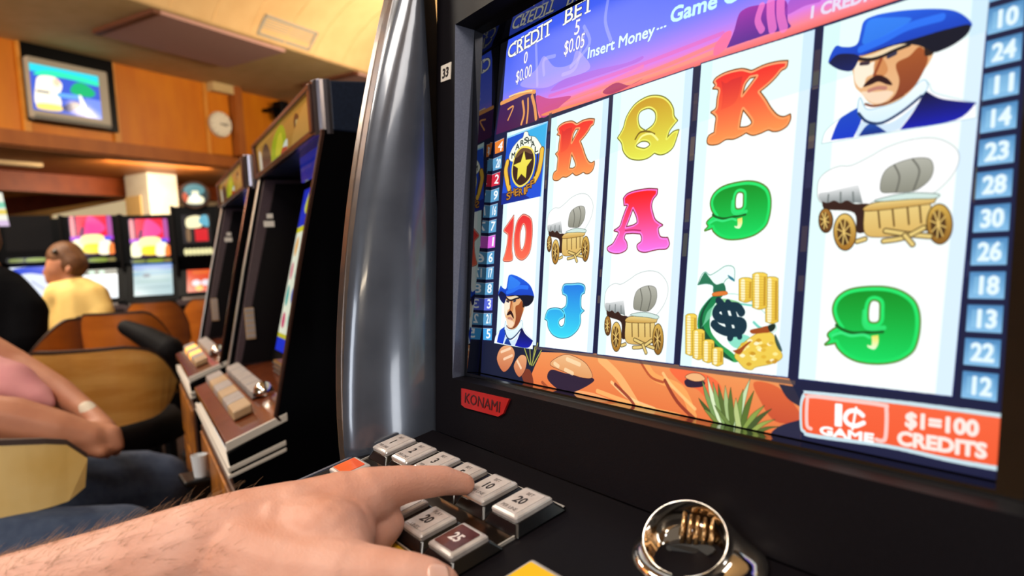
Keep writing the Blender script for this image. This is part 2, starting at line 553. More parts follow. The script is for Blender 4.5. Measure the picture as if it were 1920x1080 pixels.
# the game's picture on the big display, in tenths of a millimetre on the glass
SYMBOLS = {
    'king': [
        ('P','ee2420',[[2264,1943,2264,1943,2281,1961,2334,1974,2400,1975,2460,1967,2513,1943,2513,1943,2533,1941,2601,1951,2680,1948,2741,1936,2741,1936,2736,1906,2707,1896,2678,1869,2634,1839,2582,1813,2582,1813,2625,1758,2661,1705,2703,1659,2743,1641,2779,1647,2779,1647,2781,1623,2765,1593,2725,1577,2687,1580,2655,1593,2608,1584,2560,1582,2517,1604,2517,1604,2476,1590,2434,1583,2382,1589,2330,1572,2274,1577,2252,1596,2260,1628,2298,1640,2298,1640,2301,1688,2301,1733,2264,1766,2264,1766,2297,1782,2301,1837,2305,1888,2265,1905,2265,1905,2280,1920],[2516,1906,2516,1906,2557,1903,2557,1903,2472,1817,2472,1817,2485,1875],[2484,1739,2484,1739,2549,1658,2523,1632,2468,1637,2468,1637,2472,1684]],dict(c2='ff9a50',o=('7a4a20',14),r=('ffa070',11,'ff9c58'))),
        ('P','b81828',[[2319,1937,2319,1937,2352,1914,2395,1925,2464,1926,2464,1926,2433,1793,2330,1764,2330,1764,2336,1844]],dict(c2='f04830',a=0.45)),
    ],
    'queen': [
        ('P','c8961c',[[1484,1753,1484,1753,1531,1810,1556,1882,1622,1946,1712,1972,1791,1969,1870,1943,1928,1900,1964,1848,1975,1802,2005,1768,2005,1768,1977,1746,1946,1716,1930,1671,1930,1671,1979,1702,2022,1706,2022,1706,2005,1650,1983,1606,1938,1582,1885,1579,1834,1598,1834,1598,1776,1574,1696,1574,1611,1599,1551,1651,1526,1711],[1697,1898,1759,1898,1813,1862,1824,1812,1800,1776,1740,1752,1740,1752,1685,1789,1662,1844,1669,1881],[1663,1667,1707,1692,1765,1682,1790,1654,1741,1637]],dict(c2='e6ea50',o=('6e6a1a',14),r=('f4f070',10,'eaf060'))),
        ('S','7a6010',[1652,1715,1689,1751,1758,1747,1822,1718],12,dict(a=1,s=1)),
        ('S','f6f490',[1672,1686,1715,1725,1794,1724,1854,1676],14,dict(a=1,s=1)),
    ],
    'ace': [
        ('P','fa1410',[[1585,1332,1585,1332,1613,1356,1667,1368,1731,1371,1804,1370,1882,1359,1882,1359,1880,1328,1852,1301,1842,1257,1862,1203,1888,1163,1947,1130,1947,1130,1914,1110,1937,1057,1998,1047,1998,1047,2014,1009,1993,984,1934,983,1885,978,1815,969,1761,982,1745,1013,1777,1035,1780,1065,1763,1089,1763,1089,1696,1097,1627,1097,1627,1097,1617,1066,1644,1033,1647,994,1599,973,1543,971,1483,985,1466,1010,1513,1032,1543,1070,1562,1108,1518,1123,1518,1123,1569,1148,1591,1201,1613,1254,1627,1283,1596,1287,1596,1287],[1679,1258,1679,1258,1719,1199,1730,1160,1730,1160,1691,1145,1626,1137,1626,1137,1653,1196]],dict(c2='fa78f0',o=('7a2030',14),r=('fa70d0',9,'ff90f4'))),
        ('S','b02860',[1623,1117,1694,1116,1764,1108],8,dict(a=1,s=1)),
    ],
    'nine': [
        ('P','048a1c',[[3091,651,3105,697,3143,730,3195,747,3272,754,3340,751,3401,733,3450,698,3474,651,3482,592,3478,532,3464,483,3432,450,3387,426,3315,411,3233,412,3172,432,3129,465,3115,490,3115,490,3065,477,3065,477,3087,501,3075,527,3115,559,3137,557,3137,557,3105,602],[3261,599,3255,656,3264,691,3285,699,3310,686,3315,646,3314,602,3290,588]],dict(c2='08dc60',o=('5a7a28',16),r=('22e86c',16,'10dc60'))),
        ('P','f0e050',[[3281,532,3281,532,3312,538,3312,538,3315,502,3300,472,3270,478,3264,491,3264,491,3284,490]],dict(c2='e6ffe0')),
        ('S','06601a',[3111,572,3139,555,3191,541,3255,546,3330,554],14,dict(a=1,s=1)),
        ('S','30e878',[3242,643,3245,586,3273,565,3334,572],22,dict(a=0.8,s=1)),
        ('S','40f088',[3097,522,3137,537,3185,527,3243,535,3273,524],14,dict(a=0.8,s=1)),
    ],
    'jack': [
        ('P','1e78e0',[[1008,718,1008,718,1030,758,1118,763,1203,766,1258,747,1262,701,1262,701,1231,682,1230,628,1241,592,1271,575,1271,575,1237,546,1242,492,1213,436,1134,385,1033,369,940,387,879,436,862,483,829,496,829,496,842,540,873,572,961,583,1042,566,1055,520,1055,520,1006,499,998,471,1031,449,1065,474,1061,539,1015,575,1015,575,1067,605,1066,670,1021,688,1021,688]],dict(c2='38dcf4',o=('184a70',10),r=('78d8f4',10,'4ce0f4'))),
    ],
    'ten': [
        ('P','e82c30',[[173,1208,227,1258,306,1324,306,1324,315,1231,311,1126,318,1031,336,983,322,950,203,953,217,1003,237,1076,241,1161,209,1184]],dict(c2='f87050',o=('8a2c28',10),r=('ffa890',8,'ff9878'))),
        ('P','e82c30',[[457,1317,550,1276,579,1193,582,1092,560,1002,479,953,389,981,347,1061,335,1156,357,1259,405,1306],[464,1236,493,1178,491,1086,460,1031,430,1068,417,1162,437,1228]],dict(c2='f87050',o=('8a2c28',10),r=('ffa890',8,'ff9878'))),
    ],
    'wagon': [
        ('P','ffffff',[[1477,640,1479,704,1510,745,1565,766,1622,761,1696,792,1767,828,1858,846,1940,836,1997,799,2029,752,2031,697,2008,639,1967,587,1942,571,1942,571,1751,571,1700,546,1665,567,1586,576,1504,583,1483,608]],dict(o=('8a9a9a',5))),
        ('P','e8eaea',[[1483,632,1533,638,1589,647,1658,656,1658,656,1682,560,1682,560,1586,576,1504,583]],dict(c2='707878',a=0.9)),
        ('S','58605e',[1528,578,1529,622],8,dict(a=0.7,s=1)),
        ('S','58605e',[1586,574,1583,627],8,dict(a=0.7,s=1)),
        ('S','606866',[1643,568,1637,621],8,dict(a=0.7,s=1)),
        ('P','b4b4a8',[[1756,609,1752,666,1770,716,1817,743,1878,753,1929,740,1946,696,1939,648,1912,614,1874,594,1801,598]],dict(c2='8a8a7c',o=('5c605a',5))),
        ('S','5a5a52',[1800,733,1823,671,1814,597],6,dict(a=1,s=1)),
        ('S','5a5a52',[1868,751,1897,688,1879,595],6,dict(a=1,s=1)),
        ('P','341a10',[[1501,589,1501,589,1528,578,1556,587,1586,571,1614,581,1649,559,1699,555,1728,539,1728,539,1699,503,1704,408,1704,408,1665,413,1649,512,1544,539,1510,553]],dict()),
        ('P','e8cc80',[[1692,521,1692,521,1943,530,1943,530,1955,432,1920,395,1761,380,1700,407]],dict(c2='d8b060',o=('4a3210',6))),
        ('S','5a3c14',[1749,511,1760,427],7,dict(a=1,s=1)),
        ('S','5a3c14',[1805,514,1816,430],7,dict(a=1,s=1)),
        ('S','5a3c14',[1862,517,1872,434],7,dict(a=1,s=1)),
        ('S','5a3c14',[1907,519,1917,437],7,dict(a=1,s=1)),
        ('P','f0d890',[[1716,550,1836,561,1953,557,1960,539,1931,525,1703,517]],dict(c2='c89a48',o=('4a3210',6))),
        ('P','cfe4dc',[[1741,570,1854,586,1967,568,1959,550,1878,557,1753,560]],dict(o=('3a5048',5))),
        ('P','b07a30',[[1555,486,1554,454,1546,430,1532,421,1516,428,1502,451,1495,482,1495,514,1504,538,1518,547,1534,539,1547,517]],dict(c2='5a3410',o=('2a1a08',8))),
        ('P','6a4818',[[1539,485,1537,452,1525,438,1511,451,1501,483,1503,515,1515,529,1530,517]],dict(c2='3a220c')),
        ('S','e6c470',[1501,496,1539,472],6,dict(a=1,s=1)),
        ('S','e6c470',[1507,523,1533,445],6,dict(a=1,s=1)),
        ('S','e6c470',[1521,526,1520,441],6,dict(a=1,s=1)),
        ('S','e6c470',[1534,505,1506,462],6,dict(a=1,s=1)),
        ('P','e8c468',[[1661,419,1660,371,1647,336,1625,321,1600,332,1579,365,1567,412,1568,460,1582,496,1604,510,1629,499,1650,465]],dict(c2='a06c20',o=('2a1a08',8))),
        ('P','6a4818',[[1639,417,1636,369,1618,347,1595,365,1581,413,1584,462,1603,483,1626,465]],dict(c2='3a220c')),
        ('S','e6c470',[1581,433,1639,397],6,dict(a=1,s=1)),
        ('S','e6c470',[1591,473,1630,358],6,dict(a=1,s=1)),
        ('S','e6c470',[1612,479,1609,351],6,dict(a=1,s=1)),
        ('S','e6c470',[1632,448,1589,382],6,dict(a=1,s=1)),
        ('P','d8b050',[[2025,429,2024,382,2012,348,1992,333,1970,344,1950,377,1940,423,1941,470,1953,505,1974,518,1996,507,2015,474]],dict(c2='8a5c1c',o=('2a1a08',8))),
        ('P','6a4818',[[2005,427,2002,380,1986,359,1965,377,1952,424,1955,471,1972,492,1993,474]],dict(c2='3a220c')),
        ('S','e6c470',[1952,443,2005,408],6,dict(a=1,s=1)),
        ('S','e6c470',[1961,482,1997,369],6,dict(a=1,s=1)),
        ('S','e6c470',[1980,488,1978,363],6,dict(a=1,s=1)),
        ('S','e6c470',[1999,457,1959,393],6,dict(a=1,s=1)),
        ('S','4a3414',[1784,409,1870,386,1952,370],26,dict(a=1,s=1)),
        ('S','e4c878',[1784,409,1870,386,1952,370],17,dict(a=1,s=1)),
        ('S','4a3414',[1779,358,1856,370,1928,412],26,dict(a=1,s=1)),
        ('S','e4c878',[1779,358,1856,370,1928,412],17,dict(a=1,s=1)),
        ('S','4a3414',[1860,381,1891,335],26,dict(a=1,s=1)),
        ('S','e4c878',[1860,381,1891,335],17,dict(a=1,s=1)),
        ('S','4a3414',[1671,363,1702,373],26,dict(a=1,s=1)),
        ('S','e4c878',[1671,363,1702,373],17,dict(a=1,s=1)),
    ],
    'bag': [
        ('P','f6fffa',[[2283,517,2287,599,2331,662,2381,700,2458,710,2552,706,2646,663,2730,604,2783,557,2779,520,2669,475,2607,426,2583,354,2583,354,2505,366,2421,405,2333,458]],dict(o=('7ac0b0',5))),
        ('P','0a7848',[[2283,517,2287,599,2331,662,2381,700,2442,704,2383,643,2364,575,2380,495,2451,433,2517,399,2595,352,2595,352,2546,340,2489,364,2405,403,2324,458]],dict(c2='30a050')),
        ('P','06402c',[[2291,544,2302,606,2335,659,2370,690,2319,607,2317,532,2383,455,2487,384,2545,347,2473,363,2387,415,2315,471]],dict(a=0.85)),
        ('P','8adcb0',[[2325,546,2344,608,2398,650,2390,603,2310,518]],dict(a=0.7)),
        ('P','6cc070',[[2399,643,2436,684,2555,667,2559,629,2472,639]],dict(a=0.8)),
        ('P','70d8b8',[[2496,463,2571,494,2639,479,2592,425,2539,421]],dict(a=0.8)),
        ('P','f0fffa',[[2260,762,2260,762,2282,815,2308,834,2342,816,2390,836,2448,866,2502,854,2510,783,2510,783,2472,802,2440,771,2455,724,2380,718,2370,757,2321,769]],dict(o=('30806c',6))),
        ('P','147048',[[2261,762,2261,762,2287,811,2308,832,2339,804,2388,764,2440,771,2455,724,2380,718,2370,757,2321,769]],dict(c2='0a5838',a=0.9)),
        ('P','2a7a90',[[2464,817,2505,797,2511,781,2511,781,2482,794]],dict()),
        ('P','e07a30',[[2377,717,2456,726,2466,708,2378,698]],dict(o=('8a3c10',4))),
        ('S','74d0c0',[2564,658,2647,651],10,dict(a=1,s=1)),
        ('S','74d0c0',[2654,563,2700,534,2742,542],14,dict(a=1,s=1)),
        ('S','0a3040',[2572,613,2542,641,2472,642,2417,631,2403,597,2438,572,2526,566,2580,559,2587,527,2555,503,2484,502,2427,518,2396,540],48,dict(a=1,s=1)),
        ('S','0a3040',[2413,674,2448,638,2508,503,2511,471],40,dict(a=1,s=1)),
        ('S','0a3040',[2478,666,2513,627,2562,506,2572,481],34,dict(a=1,s=1)),
        ('P','f2d050',[[2541,791,2541,791,2561,800,2604,800,2626,791,2626,791,2635,681,2635,681,2594,668,2551,679,2551,679]],dict(c2='e8c040',o=('8a7020',5))),
        ('S','ffffe8',[2567,781,2576,687],26,dict(a=0.8,s=1)),
        ('S','b07c18',[2615,774,2619,695],12,dict(a=0.7,s=1)),
        ('S','c89a28',[2545,781,2624,778],3,dict(a=0.7,s=0)),
        ('S','c89a28',[2546,766,2625,764],3,dict(a=0.7,s=0)),
        ('S','c89a28',[2547,752,2626,750],3,dict(a=0.7,s=0)),
        ('S','c89a28',[2548,738,2628,736],3,dict(a=0.7,s=0)),
        ('S','c89a28',[2550,724,2629,722],3,dict(a=0.7,s=0)),
        ('S','c89a28',[2551,709,2630,708],3,dict(a=0.7,s=0)),
        ('S','c89a28',[2552,695,2631,694],3,dict(a=0.7,s=0)),
        ('S','c89a28',[2553,681,2632,680],3,dict(a=0.7,s=0)),
        ('P','f2d050',[[2707,795,2707,795,2725,804,2762,803,2781,795,2781,795,2799,575,2799,575,2764,562,2726,571,2726,571]],dict(c2='e8c040',o=('8a7020',5))),
        ('S','ffffe8',[2730,785,2747,580],26,dict(a=0.8,s=1)),
        ('S','b07c18',[2771,779,2785,587],12,dict(a=0.7,s=1)),
        ('S','c89a28',[2711,785,2779,782],3,dict(a=0.7,s=0)),
        ('S','c89a28',[2712,771,2780,769],3,dict(a=0.7,s=0)),
        ('S','c89a28',[2713,758,2781,755],3,dict(a=0.7,s=0)),
        ('S','c89a28',[2714,744,2782,742],3,dict(a=0.7,s=0)),
        ('S','c89a28',[2715,730,2783,728],3,dict(a=0.7,s=0)),
        ('S','c89a28',[2716,716,2784,715],3,dict(a=0.7,s=0)),
        ('S','c89a28',[2718,703,2786,702],3,dict(a=0.7,s=0)),
        ('S','c89a28',[2719,689,2787,688],3,dict(a=0.7,s=0)),
        ('S','c89a28',[2720,675,2788,675],3,dict(a=0.7,s=0)),
        ('S','c89a28',[2721,662,2789,661],3,dict(a=0.7,s=0)),
        ('S','c89a28',[2722,648,2790,648],3,dict(a=0.7,s=0)),
        ('S','c89a28',[2723,634,2791,634],3,dict(a=0.7,s=0)),
        ('S','c89a28',[2724,621,2792,621],3,dict(a=0.7,s=0)),
        ('S','c89a28',[2726,607,2793,607],3,dict(a=0.7,s=0)),
        ('S','c89a28',[2727,594,2794,594],3,dict(a=0.7,s=0)),
        ('S','c89a28',[2728,580,2796,581],3,dict(a=0.7,s=0)),
        ('P','f2d050',[[2625,818,2625,818,2647,827,2691,826,2714,817,2714,817,2728,646,2728,646,2685,633,2640,643,2640,643]],dict(c2='e8c040',o=('8a7020',5))),
        ('S','ffffe8',[2653,808,2666,651],26,dict(a=0.8,s=1)),
        ('S','b07c18',[2702,801,2711,659],12,dict(a=0.7,s=1)),
        ('S','c89a28',[2629,808,2712,805],3,dict(a=0.7,s=0)),
        ('S','c89a28',[2630,794,2713,791],3,dict(a=0.7,s=0)),
        ('S','c89a28',[2631,780,2714,778],3,dict(a=0.7,s=0)),
        ('S','c89a28',[2632,766,2715,764],3,dict(a=0.7,s=0)),
        ('S','c89a28',[2634,752,2716,750],3,dict(a=0.7,s=0)),
        ('S','c89a28',[2635,738,2718,736],3,dict(a=0.7,s=0)),
        ('S','c89a28',[2636,724,2719,723],3,dict(a=0.7,s=0)),
        ('S','c89a28',[2637,710,2720,709],3,dict(a=0.7,s=0)),
        ('S','c89a28',[2639,696,2721,695],3,dict(a=0.7,s=0)),
        ('S','c89a28',[2640,682,2722,682],3,dict(a=0.7,s=0)),
        ('S','c89a28',[2641,668,2723,668],3,dict(a=0.7,s=0)),
        ('S','c89a28',[2642,654,2724,654],3,dict(a=0.7,s=0)),
        ('P','f2d050',[[2186,578,2186,578,2206,589,2247,591,2268,582,2268,582,2289,365,2289,365,2249,349,2207,358,2207,358]],dict(c2='e8c040',o=('8a7020',5))),
        ('S','ffffe8',[2212,568,2231,368],26,dict(a=0.8,s=1)),
        ('S','b07c18',[2258,563,2273,379],12,dict(a=0.7,s=1)),
        ('S','c89a28',[2191,567,2266,568],3,dict(a=0.7,s=0)),
        ('S','c89a28',[2192,552,2267,553],3,dict(a=0.7,s=0)),
        ('S','c89a28',[2194,537,2269,538],3,dict(a=0.7,s=0)),
        ('S','c89a28',[2195,522,2270,523],3,dict(a=0.7,s=0)),
        ('S','c89a28',[2197,506,2272,508],3,dict(a=0.7,s=0)),
        ('S','c89a28',[2198,491,2273,493],3,dict(a=0.7,s=0)),
        ('S','c89a28',[2200,476,2274,478],3,dict(a=0.7,s=0)),
        ('S','c89a28',[2201,461,2276,463],3,dict(a=0.7,s=0)),
        ('S','c89a28',[2203,445,2277,448],3,dict(a=0.7,s=0)),
        ('S','c89a28',[2204,430,2279,433],3,dict(a=0.7,s=0)),
        ('S','c89a28',[2206,415,2280,418],3,dict(a=0.7,s=0)),
        ('S','c89a28',[2207,400,2281,403],3,dict(a=0.7,s=0)),
        ('S','c89a28',[2208,385,2283,388],3,dict(a=0.7,s=0)),
        ('S','c89a28',[2210,369,2284,373],3,dict(a=0.7,s=0)),
        ('P','f2d050',[[2248,491,2248,491,2269,502,2311,505,2333,496,2333,496,2347,347,2347,347,2306,331,2262,339,2262,339]],dict(c2='e8c040',o=('8a7020',5))),
        ('S','ffffe8',[2275,482,2287,349],26,dict(a=0.8,s=1)),
        ('S','b07c18',[2322,478,2331,360],12,dict(a=0.7,s=1)),
        ('S','c89a28',[2252,480,2331,483],3,dict(a=0.7,s=0)),
        ('S','c89a28',[2254,465,2333,468],3,dict(a=0.7,s=0)),
        ('S','c89a28',[2255,450,2334,453],3,dict(a=0.7,s=0)),
        ('S','c89a28',[2257,435,2335,438],3,dict(a=0.7,s=0)),
        ('S','c89a28',[2258,420,2337,423],3,dict(a=0.7,s=0)),
        ('S','c89a28',[2259,405,2338,409],3,dict(a=0.7,s=0)),
        ('S','c89a28',[2261,390,2340,394],3,dict(a=0.7,s=0)),
        ('S','c89a28',[2262,375,2341,379],3,dict(a=0.7,s=0)),
        ('S','c89a28',[2264,360,2342,364],3,dict(a=0.7,s=0)),
        ('S','c89a28',[2265,345,2344,350],3,dict(a=0.7,s=0)),
        ('P','f2d050',[[2325,437,2325,437,2344,448,2384,451,2405,443,2405,443,2415,336,2415,336,2376,320,2335,329,2335,329]],dict(c2='e8c040',o=('8a7020',5))),
        ('S','ffffe8',[2350,429,2358,339],26,dict(a=0.8,s=1)),
        ('S','b07c18',[2395,425,2399,349],12,dict(a=0.7,s=1)),
        ('S','c89a28',[2329,427,2403,430],3,dict(a=0.7,s=0)),
        ('S','c89a28',[2330,412,2404,415],3,dict(a=0.7,s=0)),
        ('S','c89a28',[2332,397,2406,401],3,dict(a=0.7,s=0)),
        ('S','c89a28',[2333,383,2407,386],3,dict(a=0.7,s=0)),
        ('S','c89a28',[2334,368,2408,372],3,dict(a=0.7,s=0)),
        ('S','c89a28',[2336,353,2410,357],3,dict(a=0.7,s=0)),
        ('S','c89a28',[2337,338,2411,343],3,dict(a=0.7,s=0)),
        ('P','f2d050',[[2395,399,2395,399,2413,409,2450,412,2469,405,2469,405,2477,324,2477,324,2441,308,2403,316,2403,316]],dict(c2='e8c040',o=('8a7020',5))),
        ('S','ffffe8',[2419,390,2424,327],26,dict(a=0.8,s=1)),
        ('S','b07c18',[2460,387,2462,337],12,dict(a=0.7,s=1)),
        ('S','c89a28',[2399,388,2467,391],3,dict(a=0.7,s=0)),
        ('S','c89a28',[2401,374,2469,377],3,dict(a=0.7,s=0)),
        ('S','c89a28',[2402,359,2470,363],3,dict(a=0.7,s=0)),
        ('S','c89a28',[2403,344,2471,348],3,dict(a=0.7,s=0)),
        ('S','c89a28',[2405,330,2473,334],3,dict(a=0.7,s=0)),
        ('P','f0cc50',[[2551,370,2563,410,2605,452,2667,497,2716,516,2773,507,2806,448,2837,396,2786,358,2689,329,2661,311,2617,316,2576,347]],dict(c2='eac84c',o=('a08020',5))),
        ('P','fffbe0',[[2620,462,2637,474,2655,465,2638,454]],dict(a=0.85)),
        ('P','e0b030',[[2658,457,2675,469,2693,460,2676,449]],dict(a=0.85)),
        ('P','fff0a0',[[2583,414,2600,425,2619,417,2602,405]],dict(a=0.85)),
        ('P','c89020',[[2784,372,2800,383,2817,375,2802,364]],dict(a=0.85)),
        ('P','fffbe0',[[2743,454,2759,465,2777,456,2761,445]],dict(a=0.85)),
        ('P','e0b030',[[2692,442,2709,453,2726,444,2710,433]],dict(a=0.85)),
        ('P','c89020',[[2626,337,2642,349,2661,341,2644,329]],dict(a=0.85)),
        ('P','fffbe0',[[2765,369,2781,380,2798,372,2782,361]],dict(a=0.85)),
        ('P','e0b030',[[2751,458,2767,469,2784,461,2768,450]],dict(a=0.85)),
        ('P','fff0a0',[[2644,385,2661,396,2679,388,2663,376]],dict(a=0.85)),
        ('P','c89020',[[2744,360,2760,371,2777,363,2761,352]],dict(a=0.85)),
        ('P','e0b030',[[2713,384,2729,395,2747,387,2731,376]],dict(a=0.85)),
        ('P','fff0a0',[[2684,456,2700,467,2718,458,2702,447]],dict(a=0.85)),
        ('P','c89020',[[2675,468,2692,480,2710,471,2693,460]],dict(a=0.85)),
        ('P','e0b030',[[2695,438,2711,449,2729,441,2713,430]],dict(a=0.85)),
        ('P','fff0a0',[[2780,405,2795,416,2813,408,2797,397]],dict(a=0.85)),
        ('P','c89020',[[2777,364,2793,375,2810,367,2795,356]],dict(a=0.85)),
        ('P','fffbe0',[[2688,420,2704,432,2722,423,2706,412]],dict(a=0.85)),
        ('P','e0b030',[[2708,420,2725,431,2742,423,2726,411]],dict(a=0.85)),
        ('P','fff0a0',[[2605,430,2622,442,2640,433,2623,422]],dict(a=0.85)),
        ('P','fffbe0',[[2581,379,2599,391,2617,382,2600,370]],dict(a=0.85)),
        ('P','e0b030',[[2636,398,2653,409,2671,401,2654,389]],dict(a=0.85)),
        ('P','fff0a0',[[2678,430,2694,442,2712,433,2696,422]],dict(a=0.85)),
        ('P','fffbe0',[[2663,450,2679,462,2697,453,2681,442]],dict(a=0.85)),
        ('P','e0b030',[[2714,443,2730,454,2748,446,2732,435]],dict(a=0.85)),
        ('P','fff0a0',[[2656,367,2673,379,2691,371,2675,359]],dict(a=0.85)),
        ('P','c89020',[[2646,395,2662,407,2681,398,2664,387]],dict(a=0.85)),
        ('P','e0b030',[[2580,440,2597,452,2616,443,2599,431]],dict(a=0.85)),
        ('P','a04a18',[[2636,520,2693,536,2749,549,2755,518,2717,510,2652,502]],dict()),
        ('P','a04a18',[[2533,401,2533,401,2577,417,2627,454,2648,461,2614,427,2580,386]],dict()),
        ('P','14281e',[[2742,548,2779,561,2785,538,2758,518]],dict()),
        ('P','10302a',[[2787,508,2811,473,2835,426,2814,431,2790,471]],dict(a=0.8)),
    ],
    'cowboy': [
        ('P','ffffff',[[2969,1466,2969,1466,2983,1520,3028,1557,3067,1576,3156,1609,3419,1659,3477,1598,3641,1519,3641,1519,3645,1460,3645,1460,3405,1461]],dict(o=('a0c4cc',6))),
        ('P','1648c0',[[3014,1474,3014,1474,3048,1563,3092,1590,3149,1610,3149,1610,3160,1544,3128,1468,3128,1468]],dict(c2='0a38c8')),
        ('P','060830',[[3438,1619,3438,1619,3495,1574,3559,1548,3642,1522,3642,1522,3567,1464,3342,1465,3342,1465,3394,1534]],dict(c2='0c18b0')),
        ('P','cfe4f4',[[3137,1470,3137,1470,3155,1526,3186,1539,3256,1507,3321,1513,3419,1576,3419,1576,3339,1467,3339,1467,3265,1462]],dict()),
        ('P','1a50b0',[[3153,1469,3153,1469,3185,1511,3219,1514,3283,1465,3283,1465]],dict(c2='0a2a80')),
        ('P','f2fbff',[[3146,1652,3182,1590,3256,1587,3338,1603,3424,1669,3441,1618,3347,1550,3256,1513,3186,1533,3142,1580]],dict(c2='d4ecf8',o=('5aa0c0',5))),
        ('S','1c3460',[3145,1579,3187,1532,3256,1512,3342,1545,3423,1599],12,dict(a=1,s=1)),
        ('P','e4a870',[[3099,1852,3230,1869,3354,1867,3407,1834,3457,1784,3446,1740,3421,1705,3392,1648,3338,1606,3256,1590,3193,1620,3151,1673,3119,1712,3105,1773]],dict(c2='e8b888')),
        ('P','a04c1c',[[3303,1772,3359,1793,3402,1823,3439,1765,3422,1702,3386,1646,3326,1609,3279,1601,3312,1636,3323,1694]],dict(c2='7a3018',a=0.9)),
        ('P','f8ead2',[[3110,1830,3166,1808,3204,1808,3208,1757,3171,1744,3161,1709,3143,1700,3113,1746]],dict()),
        ('P','f6dcc0',[[3150,1679,3214,1665,3275,1657,3300,1639,3255,1606,3199,1621]],dict(a=0.9)),
        ('P','f0d8b0',[[3138,1848,3201,1849,3296,1866,3360,1859,3356,1842,3298,1841,3233,1825,3177,1831]],dict()),
        ('P','d08850',[[3204,1805,3240,1814,3268,1757,3246,1728,3209,1741]],dict(a=0.9)),
        ('P','2a1810',[[3396,1837,3460,1859,3465,1782,3428,1775,3420,1812]],dict()),
        ('S','1a1010',[3119,1847,3178,1826,3233,1825,3292,1837,3356,1845],15,dict(a=1,s=1)),
        ('S','3a2a38',[3140,1817,3173,1811],18,dict(a=1,s=1)),
        ('S','303048',[3267,1816,3296,1823],18,dict(a=1,s=1)),
        ('S','8a3818',[3234,1815,3216,1770,3208,1744,3240,1730],14,dict(a=0.8,s=1)),
        ('P','2c0c0c',[[3158,1703,3182,1729,3221,1741,3265,1718,3293,1680,3267,1688,3229,1710,3193,1704]],dict()),
        ('S','c08070',[3188,1677,3225,1681,3262,1672],18,dict(a=1,s=1)),
        ('S','7a3c20',[3174,1617,3219,1598,3279,1601,3343,1620],10,dict(a=1,s=1)),
        ('P','1c60e4',[[2970,1867,2970,1867,2981,1904,3006,1940,3041,1925,3088,1913,3116,1924,3126,1972,3138,2020,3182,2031,3249,2025,3339,2007,3452,1975,3534,1939,3588,1888,3603,1850,3539,1861,3460,1865,3377,1860,3231,1863,3137,1857,3071,1873]],dict(c2='0c3cb8')),
        ('P','3c98ff',[[3143,1961,3164,2018,3251,2002,3359,1962,3286,1930,3196,1913,3140,1911]],dict(a=0.6)),
        ('S','2f80ff',[3135,1887,3234,1902,3344,1930,3482,1928],36,dict(a=0.7,s=1)),
        ('P','0a0f38',[[2974,1863,2974,1863,3016,1894,3097,1875,3131,1853,3131,1853,3100,1797,3049,1808,3007,1834]],dict(c2='081a60')),
        ('P','05081e',[[3131,1853,3131,1853,3231,1865,3377,1866,3460,1868,3539,1867,3597,1860,3590,1823,3543,1794,3492,1781,3460,1783,3408,1824,3320,1859,3231,1858]],dict()),
    ],
    'badge': [
        ('P','1450c8',[[120,1994,120,1994,678,2026,678,2026,656,1443,656,1443,102,1428,102,1428]],dict(c2='1e50d8',s=0)),
        ('P','38b4e8',[[401,2001,401,2001,669,2012,669,2012,653,1771,653,1771,529,1868]],dict(a=0.95,s=0)),
        ('S','9ad8f8',[120,1992,668,2019],14,dict(a=1,s=1)),
        ('S','78c4f0',[669,2015,657,1446],12,dict(a=1,s=1)),
        ('P','0a1a70',[[88,1526,88,1526,375,1509,518,1441,518,1441,102,1428,102,1428]],dict(a=0.7,s=0)),
        ('P','f4f8e8',[[169,1811,207,1887,294,1940,350,1954,368,1994,414,1986,435,1952,521,1927,594,1863,620,1820,561,1785,467,1839,364,1849,276,1816,234,1775]],dict(o=('5a6a70',8))),
        ('S','7a4a10',[149,1780,134,1714,164,1628,204,1555],62,dict(a=1,s=1)),
        ('S','f0c040',[149,1780,134,1714,164,1628,204,1555],48,dict(a=1,s=1)),
        ('S','7a4a10',[627,1806,622,1724,601,1638,555,1579],62,dict(a=1,s=1)),
        ('S','f0c040',[627,1806,622,1724,601,1638,555,1579],48,dict(a=1,s=1)),
        ('S','3a2008',[179,1783,185,1693,212,1588],16,dict(a=1,s=1)),
        ('S','3a2008',[572,1783,575,1718,555,1618],16,dict(a=1,s=1)),
        ('P','3a2014',[[379,1863,479,1830,527,1751,513,1649,455,1585,356,1564,267,1622,237,1713,265,1811,317,1856]],dict(o=('f4e060',34))),
        ('P','6a4a30',[[265,1811,317,1856,379,1863,479,1830,494,1795,383,1832,290,1800]],dict()),
        ('P','f6e860',[[382,1840,382,1840,415,1761,415,1761,499,1755,499,1755,437,1706,437,1706,435,1614,435,1614,367,1656,367,1656,313,1613,313,1613,313,1709,313,1709,244,1743,244,1743,348,1755,348,1755]],dict(c2='e8d840',o=('7a6a10',8),s=0)),
        ('T','16261c','M',230,1805,46,56,dict(rot=0.089,bold=3)),
        ('T','16261c','A',283,1868,46,56,dict(rot=0.089,bold=3)),
        ('T','16261c','R',345,1888,46,54,dict(rot=0.074,bold=3)),
        ('T','16261c','S',397,1901,46,54,dict(rot=0.074,bold=3)),
        ('T','16261c','H',450,1892,46,53,dict(rot=0.075,bold=3)),
        ('T','16261c','A',497,1856,46,52,dict(rot=0.096,bold=3)),
        ('T','16261c','L',549,1804,46,51,dict(rot=0.078,bold=3)),
        ('T','3a1808','S',205,1463,58,62,dict(rot=0.128,bold=14)),
        ('T','c88a30','S',205,1463,58,62,dict(rot=0.128,bold=2)),
        ('T','3a1808','H',261,1488,58,60,dict(rot=0.133,bold=14)),
        ('T','c88a30','H',261,1488,58,60,dict(rot=0.133,bold=2)),
        ('T','3a1808','E',320,1482,58,59,dict(rot=0.135,bold=14)),
